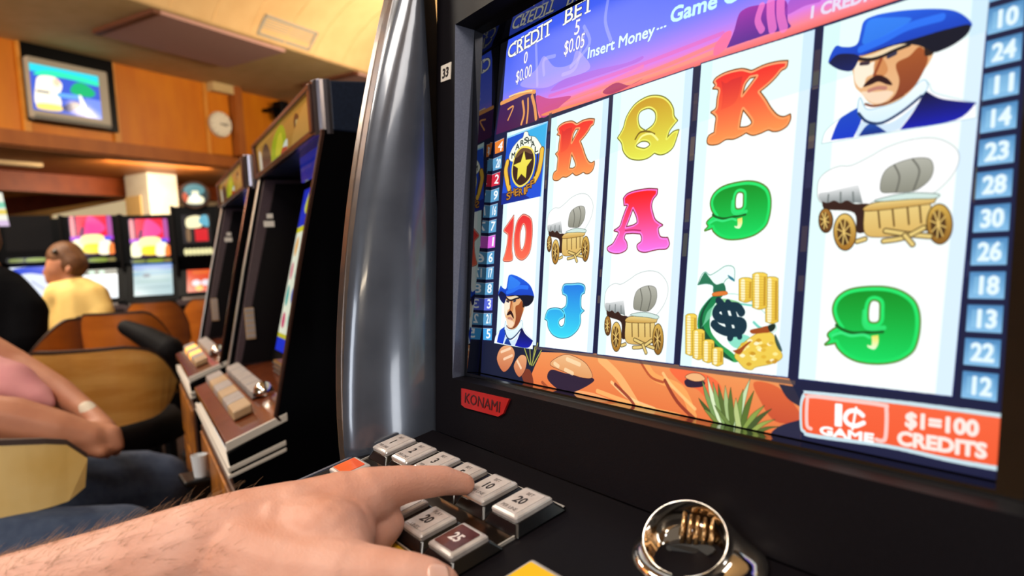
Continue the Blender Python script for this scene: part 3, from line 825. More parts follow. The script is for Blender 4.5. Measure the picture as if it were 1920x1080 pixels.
        ('T','c88a30','E',320,1482,58,59,dict(rot=0.135,bold=2)),
        ('T','3a1808','R',379,1479,58,58,dict(rot=0.137,bold=14)),
        ('T','c88a30','R',379,1479,58,58,dict(rot=0.137,bold=2)),
        ('T','3a1808','I',430,1480,58,58,dict(rot=0.137,bold=14)),
        ('T','c88a30','I',430,1480,58,58,dict(rot=0.137,bold=2)),
        ('T','3a1808','F',477,1501,58,57,dict(rot=0.139,bold=14)),
        ('T','c88a30','F',477,1501,58,57,dict(rot=0.139,bold=2)),
        ('T','3a1808','F',529,1527,58,56,dict(rot=0.124,bold=14)),
        ('T','c88a30','F',529,1527,58,56,dict(rot=0.124,bold=2)),
    ],
}
PICTURE_BACK = [
    ('P','3c5cf0',[[0,2400,3800,2400,3800,2850,0,2850]],dict(s=0,c2='6a78f4',a=1)),
    ('P','6a78f4',[[0,2260,3800,2260,3800,2400,0,2400]],dict(s=0,c2='b080f4',a=1)),
    ('P','b080f4',[[0,2180,3800,2180,3800,2260,0,2260]],dict(s=0,c2='e07ce0',a=1)),
    ('P','e07ce0',[[0,2110,3800,2110,3800,2180,0,2180]],dict(s=0,c2='f88490',a=1)),
    ('P','f88490',[[0,2030,3800,2030,3800,2110,0,2110]],dict(s=0,c2='e85840',a=1)),
    ('P','161a3c',[[0,0,3800,0,3800,2070,0,2070]],dict(s=0,c2=None,a=1)),
    ('S','e6dcfc',[434,2695,496,2346],30,dict(a=0.35,s=1)),
    ('S','e6dcfc',[576,2411,561,2531,698,2525],30,dict(a=0.35,s=1)),
    ('S','e6dcfc',[817,2350,972,2371,1035,2599],30,dict(a=0.35,s=1)),
    ('S','e6dcfc',[908,2387,1106,2500,1030,2650],30,dict(a=0.35,s=1)),
    ('S','e6dcfc',[1274,2762,1263,2615,1335,2462],30,dict(a=0.35,s=1)),
    ('P','d0b8f8',[[249,2405,461,2483,557,2564,708,2439,905,2408,957,2493,1055,2427,1128,2310,822,2308,590,2302]],dict(a=0.5)),
    ('P','b060d8',[[680,2260,822,2308,1010,2301,1216,2287,1514,2255,1662,2260,1605,2231,1136,2241,830,2246]],dict(a=0.6)),
    ('S','f060b0',[668,2221,1139,2211,1668,2206,2304,2215],26,dict(a=0.5,s=1)),
    ('S','ff8858',[612,2129,1147,2142,1792,2138,2326,2170],26,dict(a=0.5,s=1)),
    ('S','ffa070',[1292,2109,1908,2109,2311,2128],26,dict(a=0.5,s=1)),
    ('S','ff80a0',[745,2143,1287,2157,1670,2188],26,dict(a=0.5,s=1)),
    ('P','901858',[[1292,2109,1423,2142,1557,2092,1678,2107,1404,2073]],dict(a=0.7)),
    ('P','c84888',[[489,2262,671,2200,935,2161,845,2121,751,2090,584,2072]],dict(a=0.9)),
    ('P','f09058',[[581,2094,750,2100,943,2090,1125,2080,687,2072]],dict(a=0.9)),
    ('P','3a1c58',[[-64,2051,-64,2051,-25,2298,82,2331,238,2341,371,2332,476,2297,495,2218,560,2056,560,2056]],dict(c2='4a1848')),
    ('S','f0a458',[-17,2313,164,2319,354,2325,466,2301],34,dict(a=0.95,s=1)),
    ('S','f0a458',[434,2274,482,2178,513,2076],34,dict(a=0.95,s=1)),
    ('S','f0a458',[306,2259,339,2154,312,2072],26,dict(a=0.95,s=1)),
    ('S','f0a458',[380,2265,393,2164,388,2068],22,dict(a=0.95,s=1)),
    ('S','f0a458',[95,2238,174,2244,108,2145],16,dict(a=0.95,s=1)),
    ('S','ffd890',[101,2344,257,2342,428,2319],12,dict(a=1,s=1)),
    ('P','a030a8',[[2340,2119,2340,2119,2381,2199,2407,2288,2445,2309,2497,2308,2574,2293,2648,2290,2710,2258,2724,2158,2745,2115,2681,2113,2602,2118,2340,2119,2340,2119]],dict(c2='5a2890')),
    ('S','ff80d0',[2556,2289,2537,2218,2568,2153],40,dict(a=0.75,s=1)),
    ('S','ff80d0',[2612,2292,2618,2219,2637,2137],50,dict(a=0.75,s=1)),
    ('S','ff80d0',[2673,2276,2680,2199,2704,2122],50,dict(a=0.75,s=1)),
    ('P','ff70a0',[[2252,2156,2318,2213,2367,2203,2340,2125,2258,2096]],dict(a=0.9)),
    ('P','a040b8',[[2704,2191,2818,2201,2906,2196,2870,2245,2755,2285]],dict(a=0.6)),
    ('P','f09858',[[543,-71,696,31,805,246,805,246,1443,289,1443,289,2124,285,2124,285,2886,290,2886,290,2958,184,2958,184,2975,-24,2975,-24,2275,-19,2275,-19,1684,-14,1684,-14,927,-21,927,-21]],dict(c2='e87840',s=0)),
    ('S','ffc078',[1482,256,1665,157,1843,-1],60,dict(a=0.75,s=1)),
    ('S','ffb060',[1892,273,1975,193,2192,145,2298,6],50,dict(a=0.75,s=1)),
    ('S','ffd898',[1602,115,1776,34,1995,0],22,dict(a=0.75,s=1)),
    ('S','ffc070',[1471,39,1843,-1,2194,-11],30,dict(a=0.75,s=1)),
    ('S','ffb878',[1213,4,1438,10,1685,-25],20,dict(a=0.75,s=1)),
    ('S','ffd088',[2045,223,2122,157,2307,48],20,dict(a=0.75,s=1)),
    ('S','8a3020',[1637,107,1776,34,1846,-23],20,dict(a=0.85,s=1)),
    ('S','b04828',[1845,279,1946,190,2050,170],16,dict(a=0.85,s=1)),
    ('S','8a3020',[2063,182,2172,69,2313,-12],22,dict(a=0.85,s=1)),
    ('S','a04828',[856,23,926,-8],24,dict(a=0.85,s=1)),
    ('P','f86038',[[2098,261,2377,250,2481,183,2416,105,2310,161,2202,178]],dict(a=0.75)),
    ('P','e06838',[[2682,247,2830,238,2963,123,2966,80,2824,65,2733,151]],dict(c2='c85030')),
    ('P','141c3a',[[2829,256,2829,256,2953,254,2953,254,2960,158,2960,158,2884,191]],dict(a=0.9)),
    ('P','1a2040',[[2810,-20,2846,41,2965,97,2965,97,2975,-32,2975,-32]],dict(a=0.95)),
    ('P','141a34',[[-7,268,-7,268,759,256,759,256,807,233,695,45,680,-26,680,-26,5,-5,5,-5]],dict(s=0)),
    ('P','7a3420',[[572,72,687,99,747,-3,657,-28]],dict()),
    ('P','e8a878',[[220,137,272,237,398,261,469,203,421,99,325,45]],dict(c2='c87048',o=('281420',8))),
    ('P','e8a878',[[470,104,544,195,629,189,629,99,554,28]],dict(c2='c87048',o=('281420',8))),
    ('S','ffe0c0',[277,201,401,240],22,dict(a=0.8,s=1)),
    ('S','ffe0c0',[324,147,434,186],22,dict(a=0.8,s=1)),
    ('S','ffe0c0',[513,150,569,100],22,dict(a=0.8,s=1)),
    ('S','4a5020',[682,139,596,256],16,dict(a=1,s=1)),
    ('S','c8c868',[682,139,596,256],7,dict(a=1,s=1)),
    ('S','4a5020',[694,140,665,268],16,dict(a=1,s=1)),
    ('S','c8c868',[694,140,665,268],7,dict(a=1,s=1)),
    ('S','4a5020',[710,142,733,281],16,dict(a=1,s=1)),
    ('S','c8c868',[710,142,733,281],7,dict(a=1,s=1)),
    ('S','4a5020',[724,137,815,260],16,dict(a=1,s=1)),
    ('S','c8c868',[724,137,815,260],7,dict(a=1,s=1)),
    ('S','4a5020',[706,135,763,310],16,dict(a=1,s=1)),
    ('S','c8c868',[706,135,763,310],7,dict(a=1,s=1)),
    ('P','2c1c34',[[917,57,952,127,1119,120,1407,121,1394,77,1195,-11,1052,-4]],dict()),
    ('P','f0bc88',[[936,165,984,209,1103,252,1223,244,1342,206,1410,128,1316,111,1159,124,1034,142]],dict(c2='e09a60',o=('5a2c20',6))),
    ('S','ffe4b8',[988,177,1032,162],30,dict(a=0.7,s=1)),
    ('S','ffe4b8',[1127,222,1267,198],30,dict(a=0.7,s=1)),
    ('S','ffe4b8',[1116,145,1198,128],30,dict(a=0.7,s=1)),
    ('P','2c1c34',[[2214,195,2252,215,2356,212,2346,181,2244,165]],dict()),
    ('P','f0b47c',[[2219,220,2262,247,2327,249,2361,223,2292,205]],dict(o=('5a2c20',5))),
    ('P','4a5a28',[[2430,7,2430,7,2355,74,2327,112,2327,112,2391,71,2466,8,2466,8]],dict(o=('2c3818',3))),
    ('P','7a9a58',[[2455,-8,2455,-8,2377,117,2343,216,2343,216,2412,114,2491,-8,2491,-8]],dict(o=('2c3818',3))),
    ('P','dcecc0',[[2480,-14,2480,-14,2407,127,2378,240,2378,240,2442,124,2516,-13,2516,-13]],dict(o=('2c3818',3))),
    ('P','88a860',[[2504,-9,2504,-9,2440,116,2418,215,2418,215,2474,113,2539,-9,2539,-9]],dict(o=('2c3818',3))),
    ('P','586c30',[[2528,-15,2528,-15,2471,111,2455,209,2455,209,2505,108,2563,-15,2563,-15]],dict(o=('2c3818',3))),
    ('P','a8c080',[[2539,-13,2539,-13,2503,111,2503,206,2503,206,2536,108,2574,-13,2574,-13]],dict(o=('2c3818',3))),
    ('P','5a7030',[[2557,-19,2557,-19,2531,105,2539,201,2539,201,2564,102,2592,-19,2592,-19]],dict(o=('2c3818',3))),
    ('P','c8e0b0',[[2574,-16,2574,-16,2605,140,2658,263,2658,263,2637,137,2609,-16,2609,-16]],dict(o=('2c3818',3))),
    ('P','7c9848',[[2587,-24,2587,-24,2588,104,2619,201,2619,201,2620,101,2621,-23,2621,-23]],dict(o=('2c3818',3))),
    ('P','58702c',[[2609,-20,2609,-20,2636,107,2686,201,2686,201,2667,104,2643,-19,2643,-19]],dict(o=('2c3818',3))),
    ('P','88a048',[[2621,-22,2621,-22,2680,73,2756,136,2756,136,2711,71,2654,-22,2654,-22]],dict(o=('2c3818',3))),
    ('P','46582a',[[2643,-23,2643,-23,2714,67,2798,124,2798,124,2745,65,2676,-23,2676,-23]],dict(o=('2c3818',3))),
    ('P','98a850',[[2665,-24,2665,-24,2738,41,2823,74,2823,74,2768,39,2698,-23,2698,-23]],dict(o=('2c3818',3))),
    ('P','5a6a30',[[2688,-29,2688,-29,2761,22,2846,41,2846,41,2791,20,2720,-28,2720,-28]],dict(o=('2c3818',3))),
    ('P','7a8c40',[[2442,0,2442,0,2385,43,2370,58,2370,58,2420,41,2479,0,2479,0]],dict(o=('2c3818',3))),
    ('P','b8c880',[[2598,-22,2598,-22,2571,77,2578,148,2578,148,2603,75,2632,-21,2632,-21]],dict(o=('2c3818',3))),
    ('P','6c8440',[[2552,-20,2552,-20,2474,47,2442,89,2442,89,2508,45,2586,-20,2586,-20]],dict(o=('2c3818',3))),
    ('P','4a3c44',[[684,1947,718,1947,718,2082,684,2082]],dict(s=0,c2=None,a=0.7)),
    ('P','6a5a50',[[684,867,718,867,718,925,684,925]],dict(s=0,c2=None,a=0.7)),
    ('P','2c2c50',[[684,1802,718,1802,718,1918,684,1918]],dict(s=0,c2=None,a=0.7)),
    ('P','585848',[[684,1603,718,1603,718,1681,684,1681]],dict(s=0,c2=None,a=0.7)),
    ('P','4a3c44',[[684,1527,718,1527,718,1631,684,1631]],dict(s=0,c2=None,a=0.7)),
    ('P','6a5a50',[[684,1497,718,1497,718,1561,684,1561]],dict(s=0,c2=None,a=0.7)),
    ('P','2c2c50',[[684,1316,718,1316,718,1402,684,1402]],dict(s=0,c2=None,a=0.7)),
    ('P','585848',[[684,1667,718,1667,718,1807,684,1807]],dict(s=0,c2=None,a=0.7)),
    ('P','4a3c44',[[684,1939,718,1939,718,2038,684,2038]],dict(s=0,c2=None,a=0.7)),
    ('P','4a3c44',[[1404,1000,1438,1000,1438,1074,1404,1074]],dict(s=0,c2=None,a=0.7)),
    ('P','6a5a50',[[1404,632,1438,632,1438,684,1404,684]],dict(s=0,c2=None,a=0.7)),
    ('P','2c2c50',[[1404,1018,1438,1018,1438,1097,1404,1097]],dict(s=0,c2=None,a=0.7)),
    ('P','585848',[[1404,942,1438,942,1438,1072,1404,1072]],dict(s=0,c2=None,a=0.7)),
    ('P','4a3c44',[[1404,1073,1438,1073,1438,1173,1404,1173]],dict(s=0,c2=None,a=0.7)),
    ('P','6a5a50',[[1404,812,1438,812,1438,864,1404,864]],dict(s=0,c2=None,a=0.7)),
    ('P','2c2c50',[[1404,892,1438,892,1438,954,1404,954]],dict(s=0,c2=None,a=0.7)),
    ('P','585848',[[1404,1059,1438,1059,1438,1199,1404,1199]],dict(s=0,c2=None,a=0.7)),
    ('P','4a3c44',[[1404,1207,1438,1207,1438,1273,1404,1273]],dict(s=0,c2=None,a=0.7)),
    ('P','4a3c44',[[2124,1740,2158,1740,2158,1862,2124,1862]],dict(s=0,c2=None,a=0.7)),
    ('P','6a5a50',[[2124,1501,2158,1501,2158,1633,2124,1633]],dict(s=0,c2=None,a=0.7)),
    ('P','2c2c50',[[2124,1544,2158,1544,2158,1665,2124,1665]],dict(s=0,c2=None,a=0.7)),
    ('P','585848',[[2124,930,2158,930,2158,1068,2124,1068]],dict(s=0,c2=None,a=0.7)),
    ('P','4a3c44',[[2124,1842,2158,1842,2158,1907,2124,1907]],dict(s=0,c2=None,a=0.7)),
    ('P','6a5a50',[[2124,1531,2158,1531,2158,1645,2124,1645]],dict(s=0,c2=None,a=0.7)),
    ('P','2c2c50',[[2124,1092,2158,1092,2158,1189,2124,1189]],dict(s=0,c2=None,a=0.7)),
    ('P','585848',[[2124,1135,2158,1135,2158,1268,2124,1268]],dict(s=0,c2=None,a=0.7)),
    ('P','4a3c44',[[2124,1151,2158,1151,2158,1276,2124,1276]],dict(s=0,c2=None,a=0.7)),
    ('P','4a3c44',[[2894,930,2928,930,2928,1060,2894,1060]],dict(s=0,c2=None,a=0.7)),
    ('P','6a5a50',[[2894,1749,2928,1749,2928,1841,2894,1841]],dict(s=0,c2=None,a=0.7)),
    ('P','2c2c50',[[2894,1251,2928,1251,2928,1384,2894,1384]],dict(s=0,c2=None,a=0.7)),
    ('P','585848',[[2894,1485,2928,1485,2928,1579,2894,1579]],dict(s=0,c2=None,a=0.7)),
    ('P','4a3c44',[[2894,732,2928,732,2928,811,2894,811]],dict(s=0,c2=None,a=0.7)),
    ('P','6a5a50',[[2894,1449,2928,1449,2928,1514,2894,1514]],dict(s=0,c2=None,a=0.7)),
    ('P','2c2c50',[[2894,1761,2928,1761,2928,1836,2894,1836]],dict(s=0,c2=None,a=0.7)),
    ('P','585848',[[2894,1767,2928,1767,2928,1844,2894,1844]],dict(s=0,c2=None,a=0.7)),
    ('P','4a3c44',[[2894,1836,2928,1836,2928,1949,2894,1949]],dict(s=0,c2=None,a=0.7)),
    ('P','4a3c44',[[3629,1106,3663,1106,3663,1203,3629,1203]],dict(s=0,c2=None,a=0.7)),
    ('P','6a5a50',[[3629,1342,3663,1342,3663,1445,3629,1445]],dict(s=0,c2=None,a=0.7)),
    ('P','2c2c50',[[3629,798,3663,798,3663,867,3629,867]],dict(s=0,c2=None,a=0.7)),
    ('P','585848',[[3629,1119,3663,1119,3663,1253,3629,1253]],dict(s=0,c2=None,a=0.7)),
    ('P','4a3c44',[[3629,1297,3663,1297,3663,1354,3629,1354]],dict(s=0,c2=None,a=0.7)),
    ('P','6a5a50',[[3629,1612,3663,1612,3663,1727,3629,1727]],dict(s=0,c2=None,a=0.7)),
    ('P','2c2c50',[[3629,1752,3663,1752,3663,1819,3629,1819]],dict(s=0,c2=None,a=0.7)),
    ('P','585848',[[3629,1491,3663,1491,3663,1546,3629,1546]],dict(s=0,c2=None,a=0.7)),
    ('P','4a3c44',[[3629,1344,3663,1344,3663,1419,3629,1419]],dict(s=0,c2=None,a=0.7)),
    ('P','5a4a48',[[740,262,2920,262,2920,284,740,284]],dict(s=0,c2=None,a=0.8)),
    ('P','f6fffc',[[111,2036,111,2036,666,2023,666,2023,743,290,743,290,184,295,184,295]],dict(o=('0a1450',12),s=0)),
    ('P','c4f0ea',[[111,2036,111,2036,666,2023,666,2023,683,1564,683,1564,131,1538,131,1538]],dict(a=0.35,s=0)),
    ('P','c8f2f0',[[111,2036,111,2036,171,2034,171,2034,244,294,244,294,184,295,184,295]],dict(a=0.5,s=0)),
    ('P','b8d8f8',[[615,2024,615,2024,666,2023,666,2023,743,290,743,290,692,290,692,290]],dict(a=0.5,s=0)),
    ('P','f6fffc',[[718,2037,718,2037,1364,2053,1364,2053,1394,289,1394,289,785,285,785,285]],dict(o=('0a1450',12),s=0)),
    ('P','c4f0ea',[[718,2037,718,2037,1364,2053,1364,2053,1377,1644,1377,1644,735,1582,735,1582]],dict(a=0.35,s=0)),
    ('P','c8f2f0',[[718,2037,718,2037,789,2039,789,2039,857,286,857,286,785,285,785,285]],dict(a=0.5,s=0)),
    ('P','b8d8f8',[[1305,2052,1305,2052,1364,2053,1364,2053,1394,289,1394,289,1334,288,1334,288]],dict(a=0.5,s=0)),
    ('P','f6fffc',[[1406,2062,1406,2062,2102,2068,2102,2068,2122,289,2122,289,1443,286,1443,286]],dict(o=('0a1450',12),s=0)),
    ('P','c4f0ea',[[1406,2062,1406,2062,2102,2068,2102,2068,2112,1712,2112,1712,1418,1656,1418,1656]],dict(a=0.35,s=0)),
    ('P','c8f2f0',[[1406,2062,1406,2062,1484,2063,1484,2063,1523,287,1523,287,1443,286,1443,286]],dict(a=0.5,s=0)),
    ('P','b8d8f8',[[2041,2067,2041,2067,2102,2068,2102,2068,2122,289,2122,289,2058,288,2058,288]],dict(a=0.5,s=0)),
    ('P','f6fffc',[[2162,2075,2162,2075,2886,2059,2886,2059,2877,297,2877,297,2172,284,2172,284]],dict(o=('0a1450',12),s=0)),
    ('P','c4f0ea',[[2162,2075,2162,2075,2886,2059,2886,2059,2892,1759,2892,1759,2171,1723,2171,1723]],dict(a=0.35,s=0)),
    ('P','c8f2f0',[[2162,2075,2162,2075,2246,2073,2246,2073,2257,286,2257,286,2172,284,2172,284]],dict(a=0.5,s=0)),
    ('P','b8d8f8',[[2823,2060,2823,2060,2886,2059,2886,2059,2877,297,2877,297,2812,296,2812,296]],dict(a=0.5,s=0)),
    ('P','f6fffc',[[2934,2058,2934,2058,3664,2056,3664,2056,3630,305,3630,305,2936,296,2936,296]],dict(o=('0a1450',12),s=0)),
    ('P','c4f0ea',[[2934,2058,2934,2058,3664,2056,3664,2056,3667,1812,3667,1812,2940,1761,2940,1761]],dict(a=0.35,s=0)),
    ('P','c8f2f0',[[2934,2058,2934,2058,3021,2057,3021,2057,3025,298,3025,298,2936,296,2936,296]],dict(a=0.5,s=0)),
    ('P','b8d8f8',[[3602,2056,3602,2056,3664,2056,3664,2056,3630,305,3630,305,3566,304,3566,304]],dict(a=0.5,s=0)),
]
PICTURE_REELS = [
    ('badge', (1, 0, 1, 0)),
    ('king', (1, 0, 1, 0)),
    ('king', (0.8768, -1179.1285, 1.0565, -115.6759)),
    ('queen', (1, 0, 1, 0)),
    ('ten', (1, 0, 1, 0)),
    ('wagon', (1, 0, 1, 0)),
    ('wagon', (0.9251, -597.7875, 0.9491, 607.1198)),
    ('wagon', (1.1254, 1302.8326, 0.9121, 637.8299)),
    ('ace', (1, 0, 1, 0)),
    ('nine', (1, 0, 1, 0)),
    ('nine', (1.0047, -795.709, 0.9033, 646.4629)),
    ('jack', (1, 0, 1, 0)),
    ('bag', (1, 0, 1, 0)),
    ('cowboy', (1, 0, 1, 0)),
    ('cowboy', (0.7982, -2207.0089, 1.0081, -1211.0157)),
]
PICTURE_FRONT = [
    ('P','e88030',[[-71,1986,-71,1986,68,1999,68,1999,75,1887,75,1887,-57,1882,-57,1882]],dict(o=('0c1440',4),s=0)),
    ('S','e8f0f8',[-71,1986,68,1999],6,dict(a=0.6,s=1)),
    ('T','f4faff','4',15,1902,75,67,dict(rot=-0.163,bold=5)),
    ('P','5a9cc8',[[-85,1841,-85,1841,55,1854,55,1854,63,1742,63,1742,-70,1737,-70,1737]],dict(o=('0c1440',4),s=0)),
    ('S','e8f0f8',[-85,1841,55,1854],6,dict(a=0.6,s=1)),
    ('T','f4faff','20',2,1757,75,67,dict(rot=-0.134,bold=5)),
    ('P','d02840',[[-91,1704,-91,1704,50,1716,50,1716,57,1605,57,1605,-76,1600,-76,1600]],dict(o=('0c1440',4),s=0)),
    ('S','e8f0f8',[-91,1704,50,1716],6,dict(a=0.6,s=1)),
    ('T','f4faff','2',-3,1621,75,68,dict(rot=-0.117,bold=5)),
    ('P','5a9cc8',[[-88,1566,-88,1566,53,1578,53,1578,60,1468,60,1468,-73,1463,-73,1463]],dict(o=('0c1440',4),s=0)),
    ('S','e8f0f8',[-88,1566,53,1578],6,dict(a=0.6,s=1)),
    ('T','f4faff','9',-1,1483,75,67,dict(rot=-0.104,bold=5)),
    ('P','5a9cc8',[[-95,1434,-95,1434,47,1445,47,1445,54,1335,54,1335,-80,1330,-80,1330]],dict(o=('0c1440',4),s=0)),
    ('S','e8f0f8',[-95,1434,47,1445],6,dict(a=0.6,s=1)),
    ('T','f4faff','16',-7,1351,75,68,dict(rot=-0.088,bold=5)),
    ('P','5a9cc8',[[-93,1300,-93,1300,49,1311,49,1311,56,1202,56,1202,-78,1197,-78,1197]],dict(o=('0c1440',4),s=0)),
    ('S','e8f0f8',[-93,1300,49,1311],6,dict(a=0.6,s=1)),
    ('T','f4faff','7',-5,1218,75,68,dict(rot=-0.059,bold=5)),
    ('P','d860d8',[[-91,1167,-91,1167,51,1177,51,1177,58,1070,58,1070,-76,1065,-76,1065]],dict(o=('0c1440',4),s=0)),
    ('S','e8f0f8',[-91,1167,51,1177],6,dict(a=0.6,s=1)),
    ('T','f4faff','1',-3,1085,75,68,dict(rot=-0.044,bold=5)),
    ('P','5a9cc8',[[-88,1029,-88,1029,54,1039,54,1039,61,932,61,932,-74,927,-74,927]],dict(o=('0c1440',4),s=0)),
    ('S','e8f0f8',[-88,1029,54,1039],6,dict(a=0.6,s=1)),
    ('T','f4faff','6',0,948,75,68,dict(rot=-0.029,bold=5)),
    ('P','5a9cc8',[[-78,896,-78,896,65,905,65,905,72,800,72,800,-63,795,-63,795]],dict(o=('0c1440',4),s=0)),
    ('S','e8f0f8',[-78,896,65,905],6,dict(a=0.6,s=1)),
    ('T','f4faff','17',10,816,75,67,dict(rot=0.000,bold=5)),
    ('P','5a9cc8',[[-67,764,-67,764,75,772,75,772,82,668,82,668,-53,663,-53,663]],dict(o=('0c1440',4),s=0)),
    ('S','e8f0f8',[-67,764,75,772],6,dict(a=0.6,s=1)),
    ('T','f4faff','8',21,683,75,68,dict(rot=0.015,bold=5)),
    ('P','5868d8',[[-57,632,-57,632,86,640,86,640,92,536,92,536,-42,531,-42,531]],dict(o=('0c1440',4),s=0)),
    ('S','e8f0f8',[-57,632,86,640],6,dict(a=0.6,s=1)),
    ('T','f4faff','3',31,552,75,67,dict(rot=0.030,bold=5)),
    ('P','5a9cc8',[[-47,505,-47,505,96,512,96,512,102,409,102,409,-32,404,-32,404]],dict(o=('0c1440',4),s=0)),
    ('S','e8f0f8',[-47,505,96,512],6,dict(a=0.6,s=1)),
    ('T','f4faff','21',41,425,75,67,dict(rot=0.045,bold=5)),
    ('P','40a0e0',[[-28,378,-28,378,114,385,114,385,120,284,120,284,-14,279,-14,279]],dict(o=('0c1440',4),s=0)),
    ('S','e8f0f8',[-28,378,114,385],6,dict(a=0.6,s=1)),
    ('T','f4faff','5',59,299,75,67,dict(rot=0.074,bold=5)),
    ('P','4a84b8',[[3663,305,3790,305,3790,415,3663,415]],dict(s=0,c2='88c0e8',a=1)),
    ('P','a8dcf8',[[3680,325,3775,325,3775,395,3680,395]],dict(s=0,c2=None,a=0.35)),
    ('T','e4f6ff','12',3727,325,70,80,{'rot': 0,'bold': 8}),
    ('P','4a84b8',[[3663,440,3790,440,3790,550,3663,550]],dict(s=0,c2='88c0e8',a=1)),
    ('P','a8dcf8',[[3680,460,3775,460,3775,530,3680,530]],dict(s=0,c2=None,a=0.35)),
    ('T','e4f6ff','22',3727,460,70,80,{'rot': 0,'bold': 8}),
    ('P','4a84b8',[[3663,576,3790,576,3790,686,3663,686]],dict(s=0,c2='88c0e8',a=1)),
    ('P','a8dcf8',[[3680,596,3775,596,3775,666,3680,666]],dict(s=0,c2=None,a=0.35)),
    ('T','e4f6ff','13',3727,596,70,80,{'rot': 0,'bold': 8}),
    ('P','4a84b8',[[3663,711,3790,711,3790,821,3663,821]],dict(s=0,c2='88c0e8',a=1)),
    ('P','a8dcf8',[[3680,731,3775,731,3775,801,3680,801]],dict(s=0,c2=None,a=0.35)),
    ('T','e4f6ff','18',3727,731,70,80,{'rot': 0,'bold': 8}),
    ('P','4a84b8',[[3663,847,3790,847,3790,957,3663,957]],dict(s=0,c2='88c0e8',a=1)),
    ('P','a8dcf8',[[3680,867,3775,867,3775,937,3680,937]],dict(s=0,c2=None,a=0.35)),
    ('T','e4f6ff','26',3727,867,70,80,{'rot': 0,'bold': 8}),
    ('P','4a84b8',[[3663,982,3790,982,3790,1092,3663,1092]],dict(s=0,c2='88c0e8',a=1)),
    ('P','a8dcf8',[[3680,1002,3775,1002,3775,1072,3680,1072]],dict(s=0,c2=None,a=0.35)),
    ('T','e4f6ff','30',3727,1002,70,80,{'rot': 0,'bold': 8}),
    ('P','4a84b8',[[3663,1118,3790,1118,3790,1228,3663,1228]],dict(s=0,c2='88c0e8',a=1)),
    ('P','a8dcf8',[[3680,1138,3775,1138,3775,1208,3680,1208]],dict(s=0,c2=None,a=0.35)),
    ('T','e4f6ff','28',3727,1138,70,80,{'rot': 0,'bold': 8}),
    ('P','4a84b8',[[3663,1253,3790,1253,3790,1363,3663,1363]],dict(s=0,c2='88c0e8',a=1)),
    ('P','a8dcf8',[[3680,1273,3775,1273,3775,1343,3680,1343]],dict(s=0,c2=None,a=0.35)),
    ('T','e4f6ff','23',3727,1273,70,80,{'rot': 0,'bold': 8}),
    ('P','4a84b8',[[3663,1389,3790,1389,3790,1499,3663,1499]],dict(s=0,c2='88c0e8',a=1)),
    ('P','a8dcf8',[[3680,1409,3775,1409,3775,1479,3680,1479]],dict(s=0,c2=None,a=0.35)),
    ('T','e4f6ff','14',3727,1409,70,80,{'rot': 0,'bold': 8}),
    ('P','4a84b8',[[3663,1524,3790,1524,3790,1634,3663,1634]],dict(s=0,c2='88c0e8',a=1)),
    ('P','a8dcf8',[[3680,1544,3775,1544,3775,1614,3680,1614]],dict(s=0,c2=None,a=0.35)),
    ('T','e4f6ff','11',3727,1544,70,80,{'rot': 0,'bold': 8}),
    ('P','4a84b8',[[3663,1660,3790,1660,3790,1770,3663,1770]],dict(s=0,c2='88c0e8',a=1)),
    ('P','a8dcf8',[[3680,1680,3775,1680,3775,1750,3680,1750]],dict(s=0,c2=None,a=0.35)),
    ('T','e4f6ff','24',3727,1680,70,80,{'rot': 0,'bold': 8}),
    ('P','4a84b8',[[3663,1795,3790,1795,3790,1905,3663,1905]],dict(s=0,c2='88c0e8',a=1)),
    ('P','a8dcf8',[[3680,1815,3775,1815,3775,1885,3680,1885]],dict(s=0,c2=None,a=0.35)),
    ('T','e4f6ff','10',3727,1815,70,80,{'rot': 0,'bold': 8}),
    ('P','4a84b8',[[3663,1931,3790,1931,3790,2041,3663,2041]],dict(s=0,c2='88c0e8',a=1)),
    ('P','a8dcf8',[[3680,1951,3775,1951,3775,2021,3680,2021]],dict(s=0,c2=None,a=0.35)),
    ('T','e4f6ff','15',3727,1951,70,80,{'rot': 0,'bold': 8}),
    ('S','a8c8d8',[2749,468,2749,468],1,dict(a=1,s=1)),
    ('P','c8e0e8',[[2963,59,2953,175,2969,232,3007,244,3431,259,3821,263,3821,263,3819,37,3819,37,3624,35,3383,41,3032,21,2984,34]],dict()),
    ('P','f4643c',[[2975,68,2967,169,2982,215,3008,228,3433,241,3822,245,3822,245,3818,57,3818,57,3623,53,3382,58,3039,40,2991,49]],dict(c2='f05a30')),
    ('S','ffc8c0',[3021,62,2998,80,2991,195,3009,218,3166,224,3351,227,3371,210,3376,93,3362,69,3336,70],18,dict(a=1,s=1)),
    ('T','ffffff','1',3133,102,95,70,dict(rot=0.057,bold=14)),
    ('S','ffffff',[3268,167,3239,183,3202,174,3186,143,3202,119,3238,114,3274,134],22,dict(a=1,s=1)),
    ('S','ffffff',[3235,197,3225,97],12,dict(a=1,s=1)),
    ('T','ffffff','GAME',3194,51,36,258,dict(rot=0.035,bold=8)),
    ('T','ffe8e0','$1=100',3593,155,60,279,dict(rot=0.032,bold=10)),
    ('T','ffe8e0','CREDITS',3596,73,56,340,dict(rot=0.032,bold=10)),
    ('T','fffff0','CREDIT',327,2701,115,608,dict(rot=0.064,bold=5,o=('1a1a50',14))),
    ('S','fffff0',[122,2688,152,2690],13,dict(a=1,s=0)),
    ('S','fffff0',[202,2693,226,2695],13,dict(a=1,s=0)),
    ('S','fffff0',[115,2803,145,2805],13,dict(a=1,s=0)),
    ('S','fffff0',[223,2695,254,2697],13,dict(a=1,s=0)),
    ('S','fffff0',[216,2810,246,2812],13,dict(a=1,s=0)),
    ('S','fffff0',[324,2701,355,2703],13,dict(a=1,s=0)),
